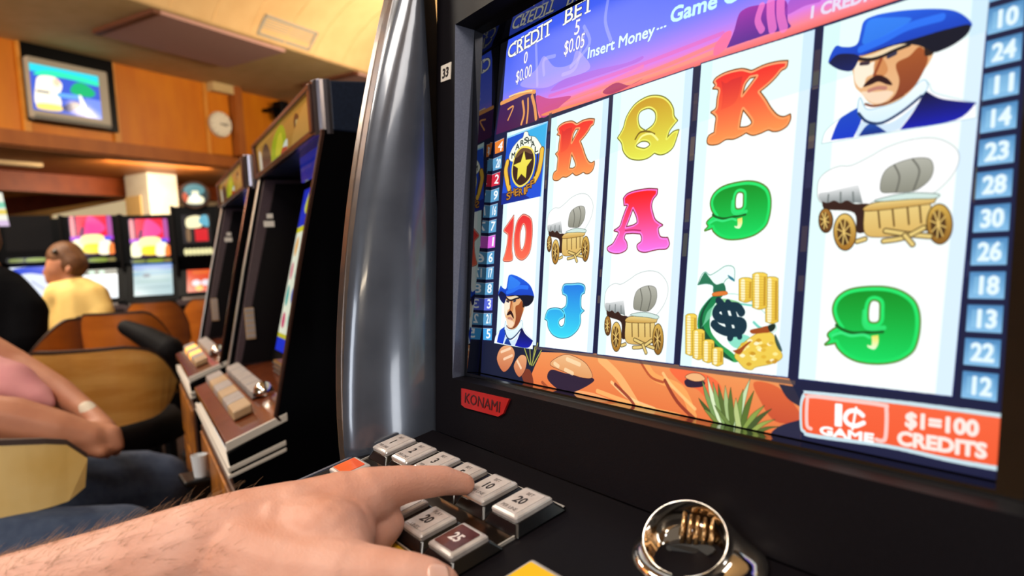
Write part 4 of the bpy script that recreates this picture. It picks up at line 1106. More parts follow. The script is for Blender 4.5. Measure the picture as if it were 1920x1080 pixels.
    ('S','fffff0',[317,2816,347,2818],13,dict(a=1,s=0)),
    ('S','fffff0',[444,2709,515,2714],13,dict(a=1,s=0)),
    ('S','fffff0',[436,2824,507,2828],13,dict(a=1,s=0)),
    ('S','fffff0',[555,2716,606,2719],13,dict(a=1,s=0)),
    ('T','fffff0','BET',946,2746,115,336,dict(rot=0.018,bold=5,o=('1a1a50',14))),
    ('S','fffff0',[775,2743,808,2744],13,dict(a=1,s=0)),
    ('S','fffff0',[773,2858,806,2859],13,dict(a=1,s=0)),
    ('S','fffff0',[887,2745,920,2746],13,dict(a=1,s=0)),
    ('S','fffff0',[885,2860,918,2861],13,dict(a=1,s=0)),
    ('S','fffff0',[1030,2748,1086,2748],13,dict(a=1,s=0)),
    ('T','f8f4ff','0',299,2574,95,51,dict(rot=-0.039,bold=4,o=('3a3a90',8))),
    ('T','f8f4ff','$0.00',290,2441,100,226,dict(rot=0.022,bold=3,o=('3a3a90',8))),
    ('T','f8f4ff','5',945,2618,110,62,dict(rot=-0.048,bold=4,o=('3a3a90',8))),
    ('T','f8f4ff','$0.05',927,2498,105,240,dict(rot=-0.012,bold=3,o=('3a3a90',8))),
    ('T','dffcff','Insert Money',1420,2383,78,664,dict(rot=-0.044,bold=6,o=('4858c0',10))),
    ('T','dffcff','...',1809,2397,40,86,dict(rot=-0.035,bold=6)),
    ('T','c8fcff','Game Over',2246,2385,92,737,dict(rot=-0.060,bold=9,o=('4858c0',8))),
    ('T','e8d8f0','1 CREDIT = 1c',3107,2118,58,530,dict(rot=-0.032,bold=8,o=('803050',5))),
    ('P','05060c',[[-777,3160,-777,3160,26,2888,26,2888,-13,2697,-13,2697,-45,2452,-45,2452,-81,2112,-81,2112,-118,1956,-118,1956,-85,1186,-85,1186,-29,266,-29,266,-7,-6,-7,-6,-382,-48,-382,-48]],dict(s=0)),
]


def draw(cv, items, ax=1., bx=0., ay=1., by=0.):
    def tr(f):
        q = np.array(f, float).reshape(-1, 2)
        return q * np.array([ax, ay]) + np.array([bx, by])
    for it in items:
        if it[0] == 'P':
            cv.P(it[1], [tr(c) for c in it[2]], **it[3])
        elif it[0] == 'S':
            cv.S(it[1], tr(it[2]), it[3] * math.sqrt(abs(ax * ay)), **it[4])
        else:
            _, c, txt, x, y, h, w, kw = it
            gw = max(glyphs(txt)[1], .05)
            sx = (w * ax) / (gw * h * ay)
            cv.T(c, txt, x * ax + bx, y * ay + by, h * ay, sx=sx, **kw)
# ---------------------------------------------------------------- materials
LEAN = math.radians(9)
SY = np.array([0, math.cos(LEAN), -math.sin(LEAN)]); SZ = np.array([0, math.sin(LEAN), math.cos(LEAN)])
S0 = np.array([0, 0, 1.05])


def sf(x, y, z):
    """point in the frame of the leaning screen: x along it, y into it, z up it"""
    return S0 + np.array([x, 0, 0]) + SY * y + SZ * z


DK = math.radians(12)
DV = np.array([0, math.cos(DK), math.sin(DK)]); DN = np.array([0, -math.sin(DK), math.cos(DK)])
D0 = np.array([-.0126, -.0414, 1.0059])


def df(x, v, h):
    """point in the frame of the sloping button deck"""
    return D0 + np.array([x, 0, 0]) + DV * v + DN * h


def wf(x, y, z):
    return np.array([x, y, z])


m_face = mat("black_satin_plastic", "080509", .5, col2="0b080d", scale=900, bump=.15, bscale=1600, spec=.12)
m_gloss = mat("gloss_black_plastic", "07070b", .05, spec=.5)
m_gloss.node_tree.nodes["Principled BSDF"].inputs["IOR"].default_value = 2.1
m_facet = mat("grey_metallic_paint", "5c6274", .4, .35, col2="666c7e", scale=700)
m_column = mat("grey_metallic_lacquer", "444a56", .24, .35, col2="4e5460", scale=26, bump=.06, bscale=9, coat=.7)
m_chrome = mat("chrome", "d8cfc4", .07, 1.)
m_tray = mat("mirror_tray", "6e5a44", .16, .95, col2="4a3828", scale=60)
m_skirt = mat("button_skirt", "0a0a0d", .16, spec=.6)
m_cap = mat("silver_button_cap", "b9b1ad", .22, .25, col2="cfc9c6", scale=90, coat=.6)
m_print = mat("button_print_plate", "c4b8b2", .2, .1, col2="d0c6c0", scale=120, coat=.5)
m_brown = mat("brown_button_plate", "4a2020", .14, col2="5e3434", scale=200, coat=.8)
m_orange = mat("orange_button_plate", "dc4c1c", .3, col2="e85a24", scale=60, coat=.5)
m_ink = mat("dark_ink", "221c1e", .5)
m_greyink = mat("faded_ink", "6e6664", .5)
m_whiteink = mat("white_ink", "e0d6d2", .5)
m_yellow = mat("yellow_plastic", "e8b818", .35, coat=.4)
m_red = mat("red_badge", "9c1616", .35, col2="a81c1c", scale=80)
m_label = mat("white_label", "d8d0c4", .55)

# ---------------------------------------------------------------- the big slot machine
machine = thing("slot_machine", "large black slot machine in the foreground with its wild west game lit up", "slot machine", (.2, .15, 0))
# display picture
pic = Canvas(392, 285, 4, "161a3c")
draw(pic, PICTURE_BACK, 1, 100)
for nm, (ax, bx, ay, by) in PICTURE_REELS:
    draw(pic, SYMBOLS[nm], ax, bx + 100, ay, by)
draw(pic, PICTURE_FRONT, 1, 100)
m_disp = screen_mat("game_picture", pic.image("game_picture"), 1.08, spec=.04, rough=.3)
panel_uv("display_screen", [sf(-.010, 0, 0), sf(.382, 0, 0), sf(.382, 0, .285), sf(-.010, 0, .285)], m_disp, machine, label="lit game picture of five reels with letters, wagons and a blue-hatted man")
# opening: outer plate edge, facet, lip, recess (corner order TL, BL, BR, TR)
R4 = [(-.0115, .0006, .2866), (-.0026, .0006, -.0006), (.3800, .0006, -.0006), (.3800, .0006, .2866)]
R3 = [(-.0112, -.018, .2885), (.0060, -.018, .0002), (.3870, -.018, -.0006), (.3870, -.018, .2885)]
R2 = [(-.0262, -.018, .2964), (.0020, -.018, -.0026), (.3960, -.018, -.0034), (.3960, -.018, .2964)]
R1 = [(-.0325, -.034, .2986), (.0105, -.034, -.0040), (.4060, -.034, -.0050), (.4060, -.034, .2986)]
RO = [(-.085, -.034, .420), (-.0110, -.034, -.0500), (.62, -.034, -.0500), (.62, -.034, .420)]
RB = [(-.085, .06, .420), (-.0110, .06, -.0500), (.62, .06, -.0500), (.62, .06, .420)]
ring = lambda r: [sf(*p) for p in r]
v, f = loft([ring(R1), ring(RO), ring(RB)], (False, False))
mesh("front_panel", v, f, m_face, machine, label="wide matt black panel around the display")
q2, q1 = ring(R2), ring(R1)
mesh("side_facet", [q2[0], q2[1], q1[1], q1[0]], [(0, 1, 2, 3)], m_facet, machine, label="grey slanted strip left of the display")
mesh("display_bezel", q2 + q1, [(1, 2, 6, 5), (2, 3, 7, 6), (3, 0, 4, 7)], m_face, machine)
v, f = loft([ring(R4), ring(R3), ring(R2)], (False, False))
mesh("display_surround", v, f, m_gloss, machine, label="glossy black inner wall that mirrors the display")
# badges
p = [(.0281, -.0098), (.0951, -.0087), (.0890, -.0200), (.0830, -.0232), (.0360, -.0240), (.0300, -.0225)]
v, f = loft([[sf(x, -.0338, z) for x, z in p], [sf(x, -.0356, z) for x, z in p]])
bd = mesh("maker_badge", v, f, m_red, machine, label="small red badge with black lettering")
lettering("badge_lettering", "KONAMI", sf(.0600, -.0358, -.0200), (1, 0, 0), SZ, .0078, mat("badge_ink", "3c0a10", .5), bd, sx=1.15)
v, f = loft([[sf(x, y, z) for x, z in ((-.0515, .2668), (-.0495, .2520), (-.0325, .2508), (-.0335, .2660))] for y in (-.0338, -.0348)])
lb = mesh("number_label", v, f, m_label, machine, label="small white number sticker")
lettering("label_number", "33", sf(-.0415, -.0350, .2545), (1, 0, 0), SZ, .0082, m_ink, lb, bold=.0003)

# side wing: a half round column that widens downwards
NZ = 26
rows = []
for i in range(NZ + 1):
    z = .975 + (1.62 - .975) * i / NZ
    t = (z - .993) / (1.359 - .993)
    yb = -.026 + .026 * t                      # where it meets the front panel
    yf = -.112 + .086 * max(t, 0) ** 1.5
    yf = min(yf, yb - .012)
    xr = -.012 - .050 * t                      # against the front panel edge
    xr = min(xr, -.006)
    row = []
    for k in range(25):
        a = math.pi * k / 24
        row.append(wf(xr - .030 + .030 * math.cos(a), yb + (yf - yb) * math.sin(a) ** .85, z))
    rows.append(row)
v, f = loft(rows, (True, True), closed=True)
mesh("side_column", v, f, m_column, machine, smooth=True, label="grey half-round metallic column left of the display")
rows = []
for i in range(NZ + 1):
    z = .972 + (1.62 - .972) * i / NZ
    t = (z - .993) / (1.359 - .993)
    yb = -.020 + .026 * t; yf = min(-.108 + .082 * max(t, 0) ** 1.6, yb - .012); xr = -.034 - .052 * t
    rows.append([wf(xr + dx, y, z) for dx, y in ((0, yb), (0, yf + .004), (-.004, yf - .0035), (-.012, yf - .005), (-.018, yf), (-.018, yb + .03))])
v, f = loft(rows)
mesh("column_trim", v, f, mat("bronze_trim", "5a5250", .25, .7, col2="6a5a50", scale=40), machine, bevel=.001, label="thin bronze-grey edge trim of the column")

# deck
v, f = merge([box_pts(df, -.019, .62, -.185, .0, -.012, 0.), box_pts(df, -.019, .62, -.200, -.185, -.06, -.004)])
mesh("button_deck", v, f, m_face, machine, bevel=.0015, label="sloping matt black deck that carries the buttons")
mesh("deck_edge_strip", *box_pts(df, -.0225, -.0192, -.19, -.0, -.014, .0006), m_facet, machine)
v, f = merge([box_pts(df, -.002, .2012, -.1045, -.0245, -.001, .0007)])
mesh("button_tray", v, f, m_tray, machine, bevel=.0004, label="mirror-like brownish metal plate under the buttons")
ed = [((-.0030, -.1052), (.2022, -.1044)), ((-.0030, -.0245), (.2022, -.0235)), ((.2012, -.1052), (.2022, -.0235)), ((-.0030, -.1052), (-.0020, -.0235))]
v, f = merge([box_pts(df, a[0], b[0], a[1], b[1], -.001, .0018) for a, b in ed])
mesh("tray_rim", v, f, mat("bright_rim", "c8c2ba", .3, .4), machine, label="thin bright rim of the button tray")


def rect_ring(cx, cv_, hx, hv, h, r=.0014):
    out = []
    for sx, sv, a0 in ((1, 1, 0), (-1, 1, 90), (-1, -1, 180), (1, -1, 270)):
        for k in range(4):
            a = math.radians(a0 + 30 * k)
            out.append(df(cx + sx * (hx - r) + r * math.cos(a), cv_ + sv * (hv - r) + r * math.sin(a), h))
    return out


def push_button(cx, cv_, hx, hv, top, plate, cap_m, label, legend=None, ink=None, small=None):
    sk = loft([rect_ring(cx, cv_, hx + .0044, hv + .0046, .0008, .0012), rect_ring(cx, cv_, hx + .0004, hv + .0004, top - .0042, .0016)])
    b = mesh("button", *sk, m_skirt, machine, bevel=.0003, label=label)
    c = loft([rect_ring(cx, cv_, hx - .0008, hv - .0008, top - .0046), rect_ring(cx, cv_, hx, hv, top - .0040), rect_ring(cx, cv_, hx, hv, top - .0018),
              rect_ring(cx, cv_, hx - .0005, hv - .0005, top - .0010), rect_ring(cx, cv_, hx - .0020, hv - .0020, top - .0002), rect_ring(cx, cv_, hx - .0028, hv - .0028, top - .0003)])
    mesh("button_cap", *c, cap_m, b, smooth=False)
    q = loft([rect_ring(cx, cv_, hx - .0030, hv - .0030, top - .0008, .001), rect_ring(cx, cv_, hx - .0030, hv - .0030, top + .0001, .001)])
    mesh("printed_plate", *q, plate, b)
    if legend:
        lettering("legend", legend, df(cx, cv_ - .0033, top + .0002), (1, 0, 0), DV, .0064, ink or m_ink, b, ext=.00008, bold=.0002)
    if small:
        lettering("legend", small[0], df(cx, cv_ + .0058, top + .0002), (1, 0, 0), DV, .0026, m_greyink, b, ext=.00005)
        lettering("legend", small[1], df(cx, cv_ - .0098, top + .0002), (1, 0, 0), DV, .0026, m_greyink, b, ext=.00005)
    return b


PITCH = .0347
for k, t in enumerate(("1", "2", "3", "5", "10", "20")):
    push_button(.0140 + PITCH * k, -.0425, .0127, .0135, .0105, m_print, m_cap, "silver button reading %s in the upper row" % t, t, m_ink, ("BET", "PER LINE"))
for k, t in ((3, "10"), (4, "20")):
    push_button(.0155 + PITCH * k, -.0870, .0128, .0122, .0105, m_print, m_cap, "silver button reading %s in the lower row" % t, t, m_ink, ("PLAY", "LINES"))
push_button(.0150 + PITCH * 5, -.0870, .0128, .0122, .0105, m_brown, m_cap, "dark brown button reading 25 at the lower row's end", "25", m_whiteink)
push_button(.0215, -.0835, .0140, .0115, .0105, m_orange, m_cap, "orange button left of the hand")
push_button(.2505, -.0870, .0140, .0150, .0085, m_yellow, m_cap, "yellow button at the lower edge of the deck")
mesh("deck_sticker", *box_pts(df, .110, .160, -.140, -.1056, -.0005, .0006), m_yellow, machine, label="yellow sticker below the button tray")

# coin entry: a chrome scoop with a ribbed hood
ax_n = np.array([.20, -.72, .66]); ax_n /= np.linalg.norm(ax_n)
ax_u = np.cross(ax_n, [0, 0, 1.]); ax_u /= np.linalg.norm(ax_u)          # sideways
ax_w = np.cross(ax_u, ax_n)                                               # up the rim
if ax_w[2] < 0:
    ax_w, ax_u = -ax_w, -ax_u
SC = at(1282, 1010, .318)
NR = 40


def scoop_ring(r, depth, rise=0.):
    o = []
    for k in range(NR):
        a = 2 * math.pi * k / NR
        rr = r * (1 + .10 * max(0, math.sin(a)) ** 2)
        o.append(SC + ax_u * rr * 1.04 * math.cos(a) + ax_w * rr * .86 * math.sin(a) + ax_n * (depth + rise * math.sin(a)))
    return o


def foot_ring(r, h):
    c = (SC - D0)
    cx, cvv = c[0], c @ DV
    o = []
    for k in range(NR):
        a = 2 * math.pi * k / NR
        uu = ax_u * math.cos(a) + ax_w * math.sin(a)
        ang = math.atan2(uu @ DV, uu[0])
        o.append(df(cx + .004 + r * math.cos(ang) * 1.12, cvv + .002 + r * .82 * math.sin(ang), h))
    return o


rings = [foot_ring(.0310, .0004), foot_ring(.0306, .0016), foot_ring(.0262, .0042), scoop_ring(.0216, -.0050), scoop_ring(.0203, -.0006), scoop_ring(.0199, .0001),
         scoop_ring(.0195, -.0006), scoop_ring(.0184, -.0060), scoop_ring(.0158, -.0120), scoop_ring(.0110, -.0160), scoop_ring(.0040, -.0178)]
v, f = loft(rings, (False, True))
coin = mesh("coin_entry", v, f, m_chrome, machine, smooth=True, label="chrome scoop-shaped coin entry on the deck")
m_warm_refl = mat("chrome_warm_reflection", "c49a6a", .16, .9)  # chrome with a tan reflection put into its colour
ribs = []
for k in range(5):
    xx = -.0072 + .0036 * k
    c0 = SC + ax_u * xx + ax_w * .0150 - ax_n * .0085
    c1 = SC + ax_u * xx + ax_w * .0005 - ax_n * .0155
    d = (c1 - c0); d /= np.linalg.norm(d)
    n2 = np.cross(d, ax_u)
    rr = []
    for c, r in ((c0, .0009), (c1, .0014)):
        rr.append([c + ax_u * r * math.cos(t * math.pi / 3) + n2 * r * math.sin(t * math.pi / 3) for t in range(6)])
    ribs.append(loft(rr))
for rv in ribs:
    mesh("guide_rib", *rv, m_warm_refl, coin, smooth=True)
pr = []
for sgn in (0, 1):
    row = []
    for k in range(15):
        t = -1 + 2 * k / 14
        row.append((t, sgn))
    pr.append(row)
slot = [SC + ax_u * (.0118 * math.cos(a)) + ax_w * (-.0012 + .0034 * math.sin(a) - .0022 * math.cos(a)) - ax_n * (.0145 - .0045 * abs(math.cos(a))) for a in np.linspace(0, 2 * math.pi, 20, endpoint=False)]
v, f = loft([slot, [q + ax_n * .0008 for q in slot]])
mesh("coin_slot", v, f, mat("slot_dark", "020202", .6), coin)

# cabinet under and behind, mostly out of sight
box("cabinet", wf, -.030, .60, -.205, .5, .02, .93, m_face, machine, .004)
box("rear_housing", wf, -.11, .60, .075, .5, .93, 1.62, m_face, machine, .004)
# ---------------------------------------------------------------- the player's hand
m_skin = mat("skin", "cf9279", .5, col2="dba590", scale=30, bump=.35, bscale=700, sss=.06, spec=.35, detail=8)
m_nail = mat("nail", "e8b8a4", .25, coat=.3)
m_hair = mat("arm_hair", "9a7654", .6)
hand = thing("person", "bare hairy forearm and hand whose index finger presses a silver button", "person", at(560, 1000, .39))
chains = [
    pxchain((-260, 1300, .335, 172), (0, 1190, .348, 143), (210, 1118, .356, 128), (390, 1050, .364, 114), (470, 1020, .370, 104), (560, 990, .378, 90), (640, 952, .386, 69), (690, 933, .391, 55)),
    pxchain((690, 925, .391, 50), (752, 909, .400, 37), (782, 905, .405, 32.5), (830, 901, .413, 28.5), (870, 908, .418, 21)),
    pxchain((470, 1060, .357, 105), (560, 1085, .343, 96), (645, 1090, .332, 80), (705, 1086, .327, 62), (765, 1084, .323, 49), (800, 1090, .322, 45), (824, 1098, .322, 40)),
    pxchain((560, 1040, .361, 98), (560, 992, .375, 90), (640, 955, .386, 66)),
    pxchain((672, 940, .391, 46), (654, 985, .372, 38), (640, 1045, .345, 62)),
    pxchain((540, 1015, .367, 94), (625, 992, .368, 66), (640, 990, .368, 52)),
    pxchain((585, 985, .375, 74), (650, 974, .377, 54), (655, 1005, .360, 50), (635, 1040, .348, 70)),
    pxchain((560, 1015, .366, 90), (615, 1015, .356, 84), (645, 1000, .362, 52)),
    # curled fingers, each a chain of its own
    pxchain((640, 945, .400, 50), (695, 935, .405, 38), (724, 982, .396, 35), (698, 1028, .380, 28), (660, 1040, .374, 23)),
    pxchain((620, 950, .408, 46), (680, 925, .418, 34), (708, 960, .412, 30), (680, 1000, .398, 25), (648, 1015, .390, 21)),
    pxchain((590, 955, .412, 40), (655, 925, .430, 29), (682, 943, .424, 25), (660, 980, .412, 21), (635, 992, .404, 18)),
]
body = blob("forearm_and_hand", chains, .0011, m_skin, hand, smooth=20, sub=16)
bvh = BVHTree.FromPolygons([v.co.copy() for v in body.data.vertices], [tuple(p.vertices) for p in body.data.polygons])
inv = body.matrix_basis.inverted()


def nail(name, pxs, toward):
    """a thin curved plate lying on the skin"""
    n = len(pxs[0])
    top, ok = [], True
    for row in pxs:
        for (x, y) in row:
            d = Vector(at(x, y, 1.) - CAM).normalized()
            h = bvh.ray_cast(Vector(CAM), d)
            if h[0] is None:
                h = (Vector(at(x, y, toward)), -d)
            top.append(np.array(h[0] + Vector(h[1]) * .0005))
    m = len(pxs)
    f = [(j * n + i, j * n + i + 1, (j + 1) * n + i + 1, (j + 1) * n + i) for j in range(m - 1) for i in range(n - 1)]
    o = mesh(name, top, f, m_nail, hand, smooth=True)
    s = o.modifiers.new("thick", 'SOLIDIFY'); s.thickness = .0005; s.offset = -1
    return o


rows = []
for j in range(9):
    t = j / 8
    x0 = 801 + 4 * abs(2 * t - 1) ** 3 * (1 if t < .5 else 1)
    row = []
    for i in range(9):
        s = i / 8
        x = x0 + s * (843 - 5 * (2 * t - 1) ** 2 - x0)
        y = 1058 + 3 * (2 * s - 1) ** 4 + s * 2 + t * 50
        row.append((x, y))
    rows.append(row)
nail("thumb_nail", rows, .37)

# body hair on the forearm
rng = random.Random(5)
hv = bpy.data.curves.new("arm_hair", 'CURVE')
hv.dimensions = '3D'
hv.bevel_depth = .00008
hv.bevel_resolution = 0
hv.resolution_u = 2
ARM = at(600, 960, .40) - at(0, 1180, .37)
ARM /= np.linalg.norm(ARM)
EL, WR = at(-200, 1280, .36), at(520, 1000, .394)
vs_ = body.data.vertices
made = 0
for _ in range(20000):
    v = vs_[rng.randrange(len(vs_))]
    p = np.array(v.co); nrm = np.array(v.normal)
    t = (p - EL) @ ARM / ((WR - EL) @ ARM)
    if t > .98 or t < 0 or nrm[2] < -.1:
        continue
    if rng.random() < max(0, (t - .55) * 1.6):
        continue
    L = rng.uniform(.004, .009) * (1.4 if nrm[2] > .75 else 1.)
    side = np.array([rng.uniform(-1, 1) for _ in range(3)])
    d = ARM * rng.uniform(.5, 1.0) + nrm * rng.uniform(.2, .7) + side * .35
    d /= np.linalg.norm(d)
    sp = hv.splines.new('POLY'); sp.points.add(3)
    for k in range(4):
        q = p + d * L * k / 3 + ARM * L * .25 * (k / 3) ** 2 + np.array([0, 0, -1]) * L * .18 * (k / 3) ** 2
        sp.points[k].co = (*q, 1)
        sp.points[k].radius = 1 - .25 * k
    made += 1
    if made > 1300:
        break
hv.materials.append(m_hair)
ho = link(bpy.data.objects.new("arm_hair", hv), hand)
ho['kind'] = 'stuff'
# ---------------------------------------------------------------- the machines next in the row
TH = math.radians(174.735 - 180)
NX = np.array([math.cos(TH), math.sin(TH), 0]); NY = np.array([-math.sin(TH), math.cos(TH), 0])
m_black = mat("black_laminate", "040406", .35, spec=.08)
m_navy = mat("navy_metallic_plastic", "222b3e", .3, .3, col2="283248", scale=200)
m_cheek = mat("brown_grey_plastic", "3a2a2c", .45, col2="44343a", scale=300)
m_dark = mat("dark_plastic", "0c090b", .5, spec=.1)
m_wood = mat("red_brown_gloss", "5c2a14", .2, col2="6e3418", scale=30, coat=.5)
m_silver = mat("brushed_metal", "b8b4ae", .28, .9)
m_post2 = mat("dim_chrome", "6c6870", .22, .9)
m_pale = mat("pale_edge_strip", "cfc6ba", .4)
m_paper = mat("paper", "d4d8dc", .7)
m_keys = mat("grey_buttons", "8e8480", .4, col2="9a908c", scale=30)
m_keylit = mat("tan_buttons", "a4845e", .4, col2="ac8e6c", scale=30)
m_gold = mat("gold_grille", "9a6a24", .35, .6)
m_frame = mat("chrome_brown_frame", "6a4a40", .18, .8)


def small_picture(name, w, h, ops, base="101010"):
    c = Canvas(w, h, 1.6, base)
    for o in ops:
        k = o[0]
        if k == 'R':
            _, col, x0, y0, x1, y1 = o
            c.P(col, [[x0, y0, x1, y0, x1, y1, x0, y1]], s=0)
        elif k == 'E':
            _, col, x, y, rx, ry = o
            c.P(col, [[x + rx * math.cos(t * math.pi / 6) if i == 0 else y + ry * math.sin(t * math.pi / 6) for t in range(12) for i in (0, 1)]])
        elif k == 'P':
            c.P(o[1], [o[2]])
        elif k == 'S':
            c.S(o[1], o[2], o[3], s=1)
        elif k == 'T':
            c.T(o[1], o[2], o[3], o[4], o[5], bold=8)
    return c.image(name)


rg = random.Random(8)
ops = [('R', '2430c0', 0, 3000, 4600, 4000), ('R', 'd8d020', 0, 2900, 4600, 3040), ('R', 'eef0d8', 0, 420, 4600, 2900), ('R', 'c8c028', 0, 320, 4600, 430), ('R', '1830d0', 0, 0, 4600, 320),
       ('P', 'd8d838', [500, 3500, 700, 3950, 900, 3900, 800, 3600, 950, 3300]), ('P', 'd8d838', [1500, 3400, 1700, 3950, 2000, 3950, 1900, 3500]), ('R', 'd8d838', 2600, 3500, 3400, 3850)]
for c in range(5):
    for r in range(4):
        x, y = 460 + c * 920, 750 + r * 600
        col = ('30a8a0', 'd04870', '207830', 'e8a030', '4060c0', 'c03020', '70c0d0')[rg.randrange(7)]
        if rg.random() < .5:
            ops.append(('E', col, x, y, 200 + rg.random() * 120, 180 + rg.random() * 80))
        else:
            ops.append(('P', col, [x - 250, y - 200, x, y + 260, x + 260, y - 180, x, y - 60]))
    ops.append(('R', 'a8b0a8', c * 920 - 10, 420, c * 920 + 10, 2900))
img_n = small_picture("neighbour_game", 460, 400, ops)
m_nscreen = screen_mat("neighbour_game", img_n, .85)
ops = [('R', 'b88838', 0, 0, 6000, 800), ('P', 'a8b818', [1800, 60, 2200, 560, 3200, 760, 3600, 500, 3300, 80]), ('P', 'd8d030', [2300, 120, 2700, 500, 3200, 560, 3100, 140]),
       ('P', 'e8f0e0', [3000, 60, 3300, 260, 3700, 300, 3500, 40]), ('P', 'c04828', [2800, 20, 3100, 180, 3600, 120, 3300, 0]), ('P', '5a4030', [500, 100, 900, 600, 1500, 620, 1700, 100]),
       ('P', 'e0d8c0', [200, 40, 300, 600, 600, 500, 500, 40]), ('E', '302818', 4700, 460, 260, 220), ('E', 'c0b070', 4700, 460, 110, 90), ('P', 'c89848', [4200, 0, 4300, 300, 5600, 700, 5900, 200, 5800, 0])]
m_topper = screen_mat("neighbour_topper", small_picture("neighbour_topper", 600, 80, ops), .62)
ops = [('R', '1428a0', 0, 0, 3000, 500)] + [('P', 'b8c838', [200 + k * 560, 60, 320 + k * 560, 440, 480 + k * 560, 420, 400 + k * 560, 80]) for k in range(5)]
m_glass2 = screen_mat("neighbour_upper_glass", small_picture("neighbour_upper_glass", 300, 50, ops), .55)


def row_machine(dx, label, lit=()):
    def nf(x, y, z):
        return NX * (x + dx) + NY * y + np.array([0, 0, z])
    g = thing("slot_machine", label, "slot machine", nf(-.91, .1, 0))
    XR, XL = -.60, -1.22
    prof = [(.45, .02), (-.132, .02), (-.140, .80), (-.148, .868), (-.066, .905), (-.073, .915), (-.045, 1.035), (-.019, 1.149), (.034, 1.362), (.034, 1.368), (.45, 1.368)]
    prism("side_panel", nf, prof, XR - .018, XR, m_black, g, .0015)
    prism("side_panel", nf, prof, XL, XL + .018, m_black, g, .0015)
    # metal trim along the front edges of both side panels
    for x0, x1 in ((XR - .005, XR + .0015), (XL - .002, XL + .014)):
        fe = prof[4:10]
        pr = [nf(x0, y - .003, z) for y, z in fe], [nf(x1, y - .003, z) for y, z in fe], [nf(x1, y + .004, z) for y, z in fe], [nf(x0, y + .004, z) for y, z in fe]
        rings = [[q[i] for q in pr] for i in range(len(fe))]
        mesh("edge_trim", *loft(rings), m_frame if x1 > XR else m_silver, g, bevel=.002)
    # recessed cheeks beside the screen
    ch = [(-.060, .925), (-.010, 1.149), (.04, 1.36), (.15, 1.36), (.03, .925)]
    prism("cheek", nf, ch, XL + .018, XL + .030, m_cheek, g, .001)
    prism("cheek", nf, ch, XR - .030, XR - .018, m_cheek, g, .001)
    sc = lambda z: .020 + (z - .97) * .26
    prism("inner_panel", nf, [(sc(.92) + .01, .92), (sc(1.36) + .01, 1.36), (.3, 1.36), (.3, .92)], XL + .03, XR - .03, m_dark, g)
    prism("inner_side", nf, [(sc(.93) - .055, .93), (sc(1.35) - .055, 1.35), (sc(1.35) + .01, 1.35), (sc(.93) + .01, .93)], XL + .030, XL + .036, m_dark, g, .001)
    panel_uv("game_screen", [nf(XL + .12, sc(.965), .965), nf(XR - .06, sc(.965), .965), nf(XR - .06, sc(1.325), 1.325), nf(XL + .12, sc(1.325), 1.325)], m_nscreen, g, nx=8, bulge=-.012 if False else .012)
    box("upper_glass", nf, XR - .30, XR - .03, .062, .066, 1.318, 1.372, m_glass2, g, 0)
    # top box
    bx = [(.036, 1.366), (.030, 1.442), (.045, 1.446), (.45, 1.446), (.45, 1.366)]
    prism("top_box", nf, bx, XL, XR - .020, m_navy, g, .004)
    prism("top_box_side", nf, [(.050, 1.366), (.050, 1.446), (.118, 1.449), (.118, 1.362)], XR - .020, XR + .002, m_navy, g, .003)
    prism("top_box_side", nf, [(.121, 1.366), (.121, 1.446), (.45, 1.446), (.45, 1.366)], XR - .020, XR - .001, m_black, g, .003)
    cr = []
    for z in (1.360, 1.448):
        cr.append([nf(XR - .022 + .024 * math.sin(a), .052 - .026 * math.cos(a), z) for a in np.linspace(0, math.pi / 2, 8)] + [nf(XR - .022, .052, z)])
    mesh("corner_post", *loft(cr), m_post2, g, smooth=False, bevel=.001)
    for z0, z1, y in ((1.362, 1.374, .031), (1.434, 1.444, .027)):
        box("fascia_rail", nf, XL, XR - .02, y - .006, y + .006, z0, z1, m_frame, g, .002)
    for x0, x1 in ((XL, XL + .02), (XR - .04, XR - .02)):
        box("fascia_rail", nf, x0, x1, .022, .036, 1.366, 1.442, m_frame, g, .002)
    panel_uv("topper_picture", [nf(XL + .02, .0325, 1.374), nf(XR - .04, .0325, 1.374), nf(XR - .04, .0290, 1.434), nf(XL + .02, .0290, 1.434)], m_topper, g)
    # deck with a paper shelf under it
    prism("button_deck", nf, [(-.148, .872), (-.148, .884), (-.040, .922), (.03, .93), (.03, .915), (-.040, .908)], XL + .01, XR - .004, m_wood, g, .002)
    prism("deck_edge", nf, [(-.149, .871), (-.149, .885), (-.055, .918), (-.055, .905)], XR - .004, XR + .001, m_pale, g, .001)
    prism("shelf", nf, [(-.149, .838), (-.149, .846), (-.060, .874), (-.060, .866)], XL, XR + .001, m_pale, g, .001)
    prism("shelf", nf, [(-.149, .828), (-.149, .834), (-.060, .862), (-.060, .856)], XL, XR + .001, m_pale, g, .001)
    for k in range(4):
        prism("paper", nf, [(-.140 + .004 * k, .848 + .005 * k), (-.140 + .004 * k, .8505 + .005 * k), (-.070 - .006 * k, .876 + .003 * k), (-.070 - .006 * k, .874 + .003 * k)], XR - .30 - .02 * k, XR - .012 - .012 * k, m_paper, g, 0)
    box("front_door", nf, XL + .02, XR - .02, -.143, -.130, .08, .80, m_wood2, g, .004)
    for z0, z1 in ((.45, .62), (.64, .79)):
        box("door_picture", nf, XL + .05, XR - .05, -.147, -.142, z0, z1, m_art, g, .002)
    DKN = lambda y: .886 + (y + .148) * .352
    for j in range(6):
        x0 = -1.19 + .0815 * j
        prism("button", nf, [(-.124, DKN(-.124)), (-.124, DKN(-.124) + .016), (-.092, DKN(-.092) + .016), (-.092, DKN(-.092))], x0, x0 + .076, m_lit if j in lit else (m_keylit if j in (1, 3, 5) else m_keys), g, .003)
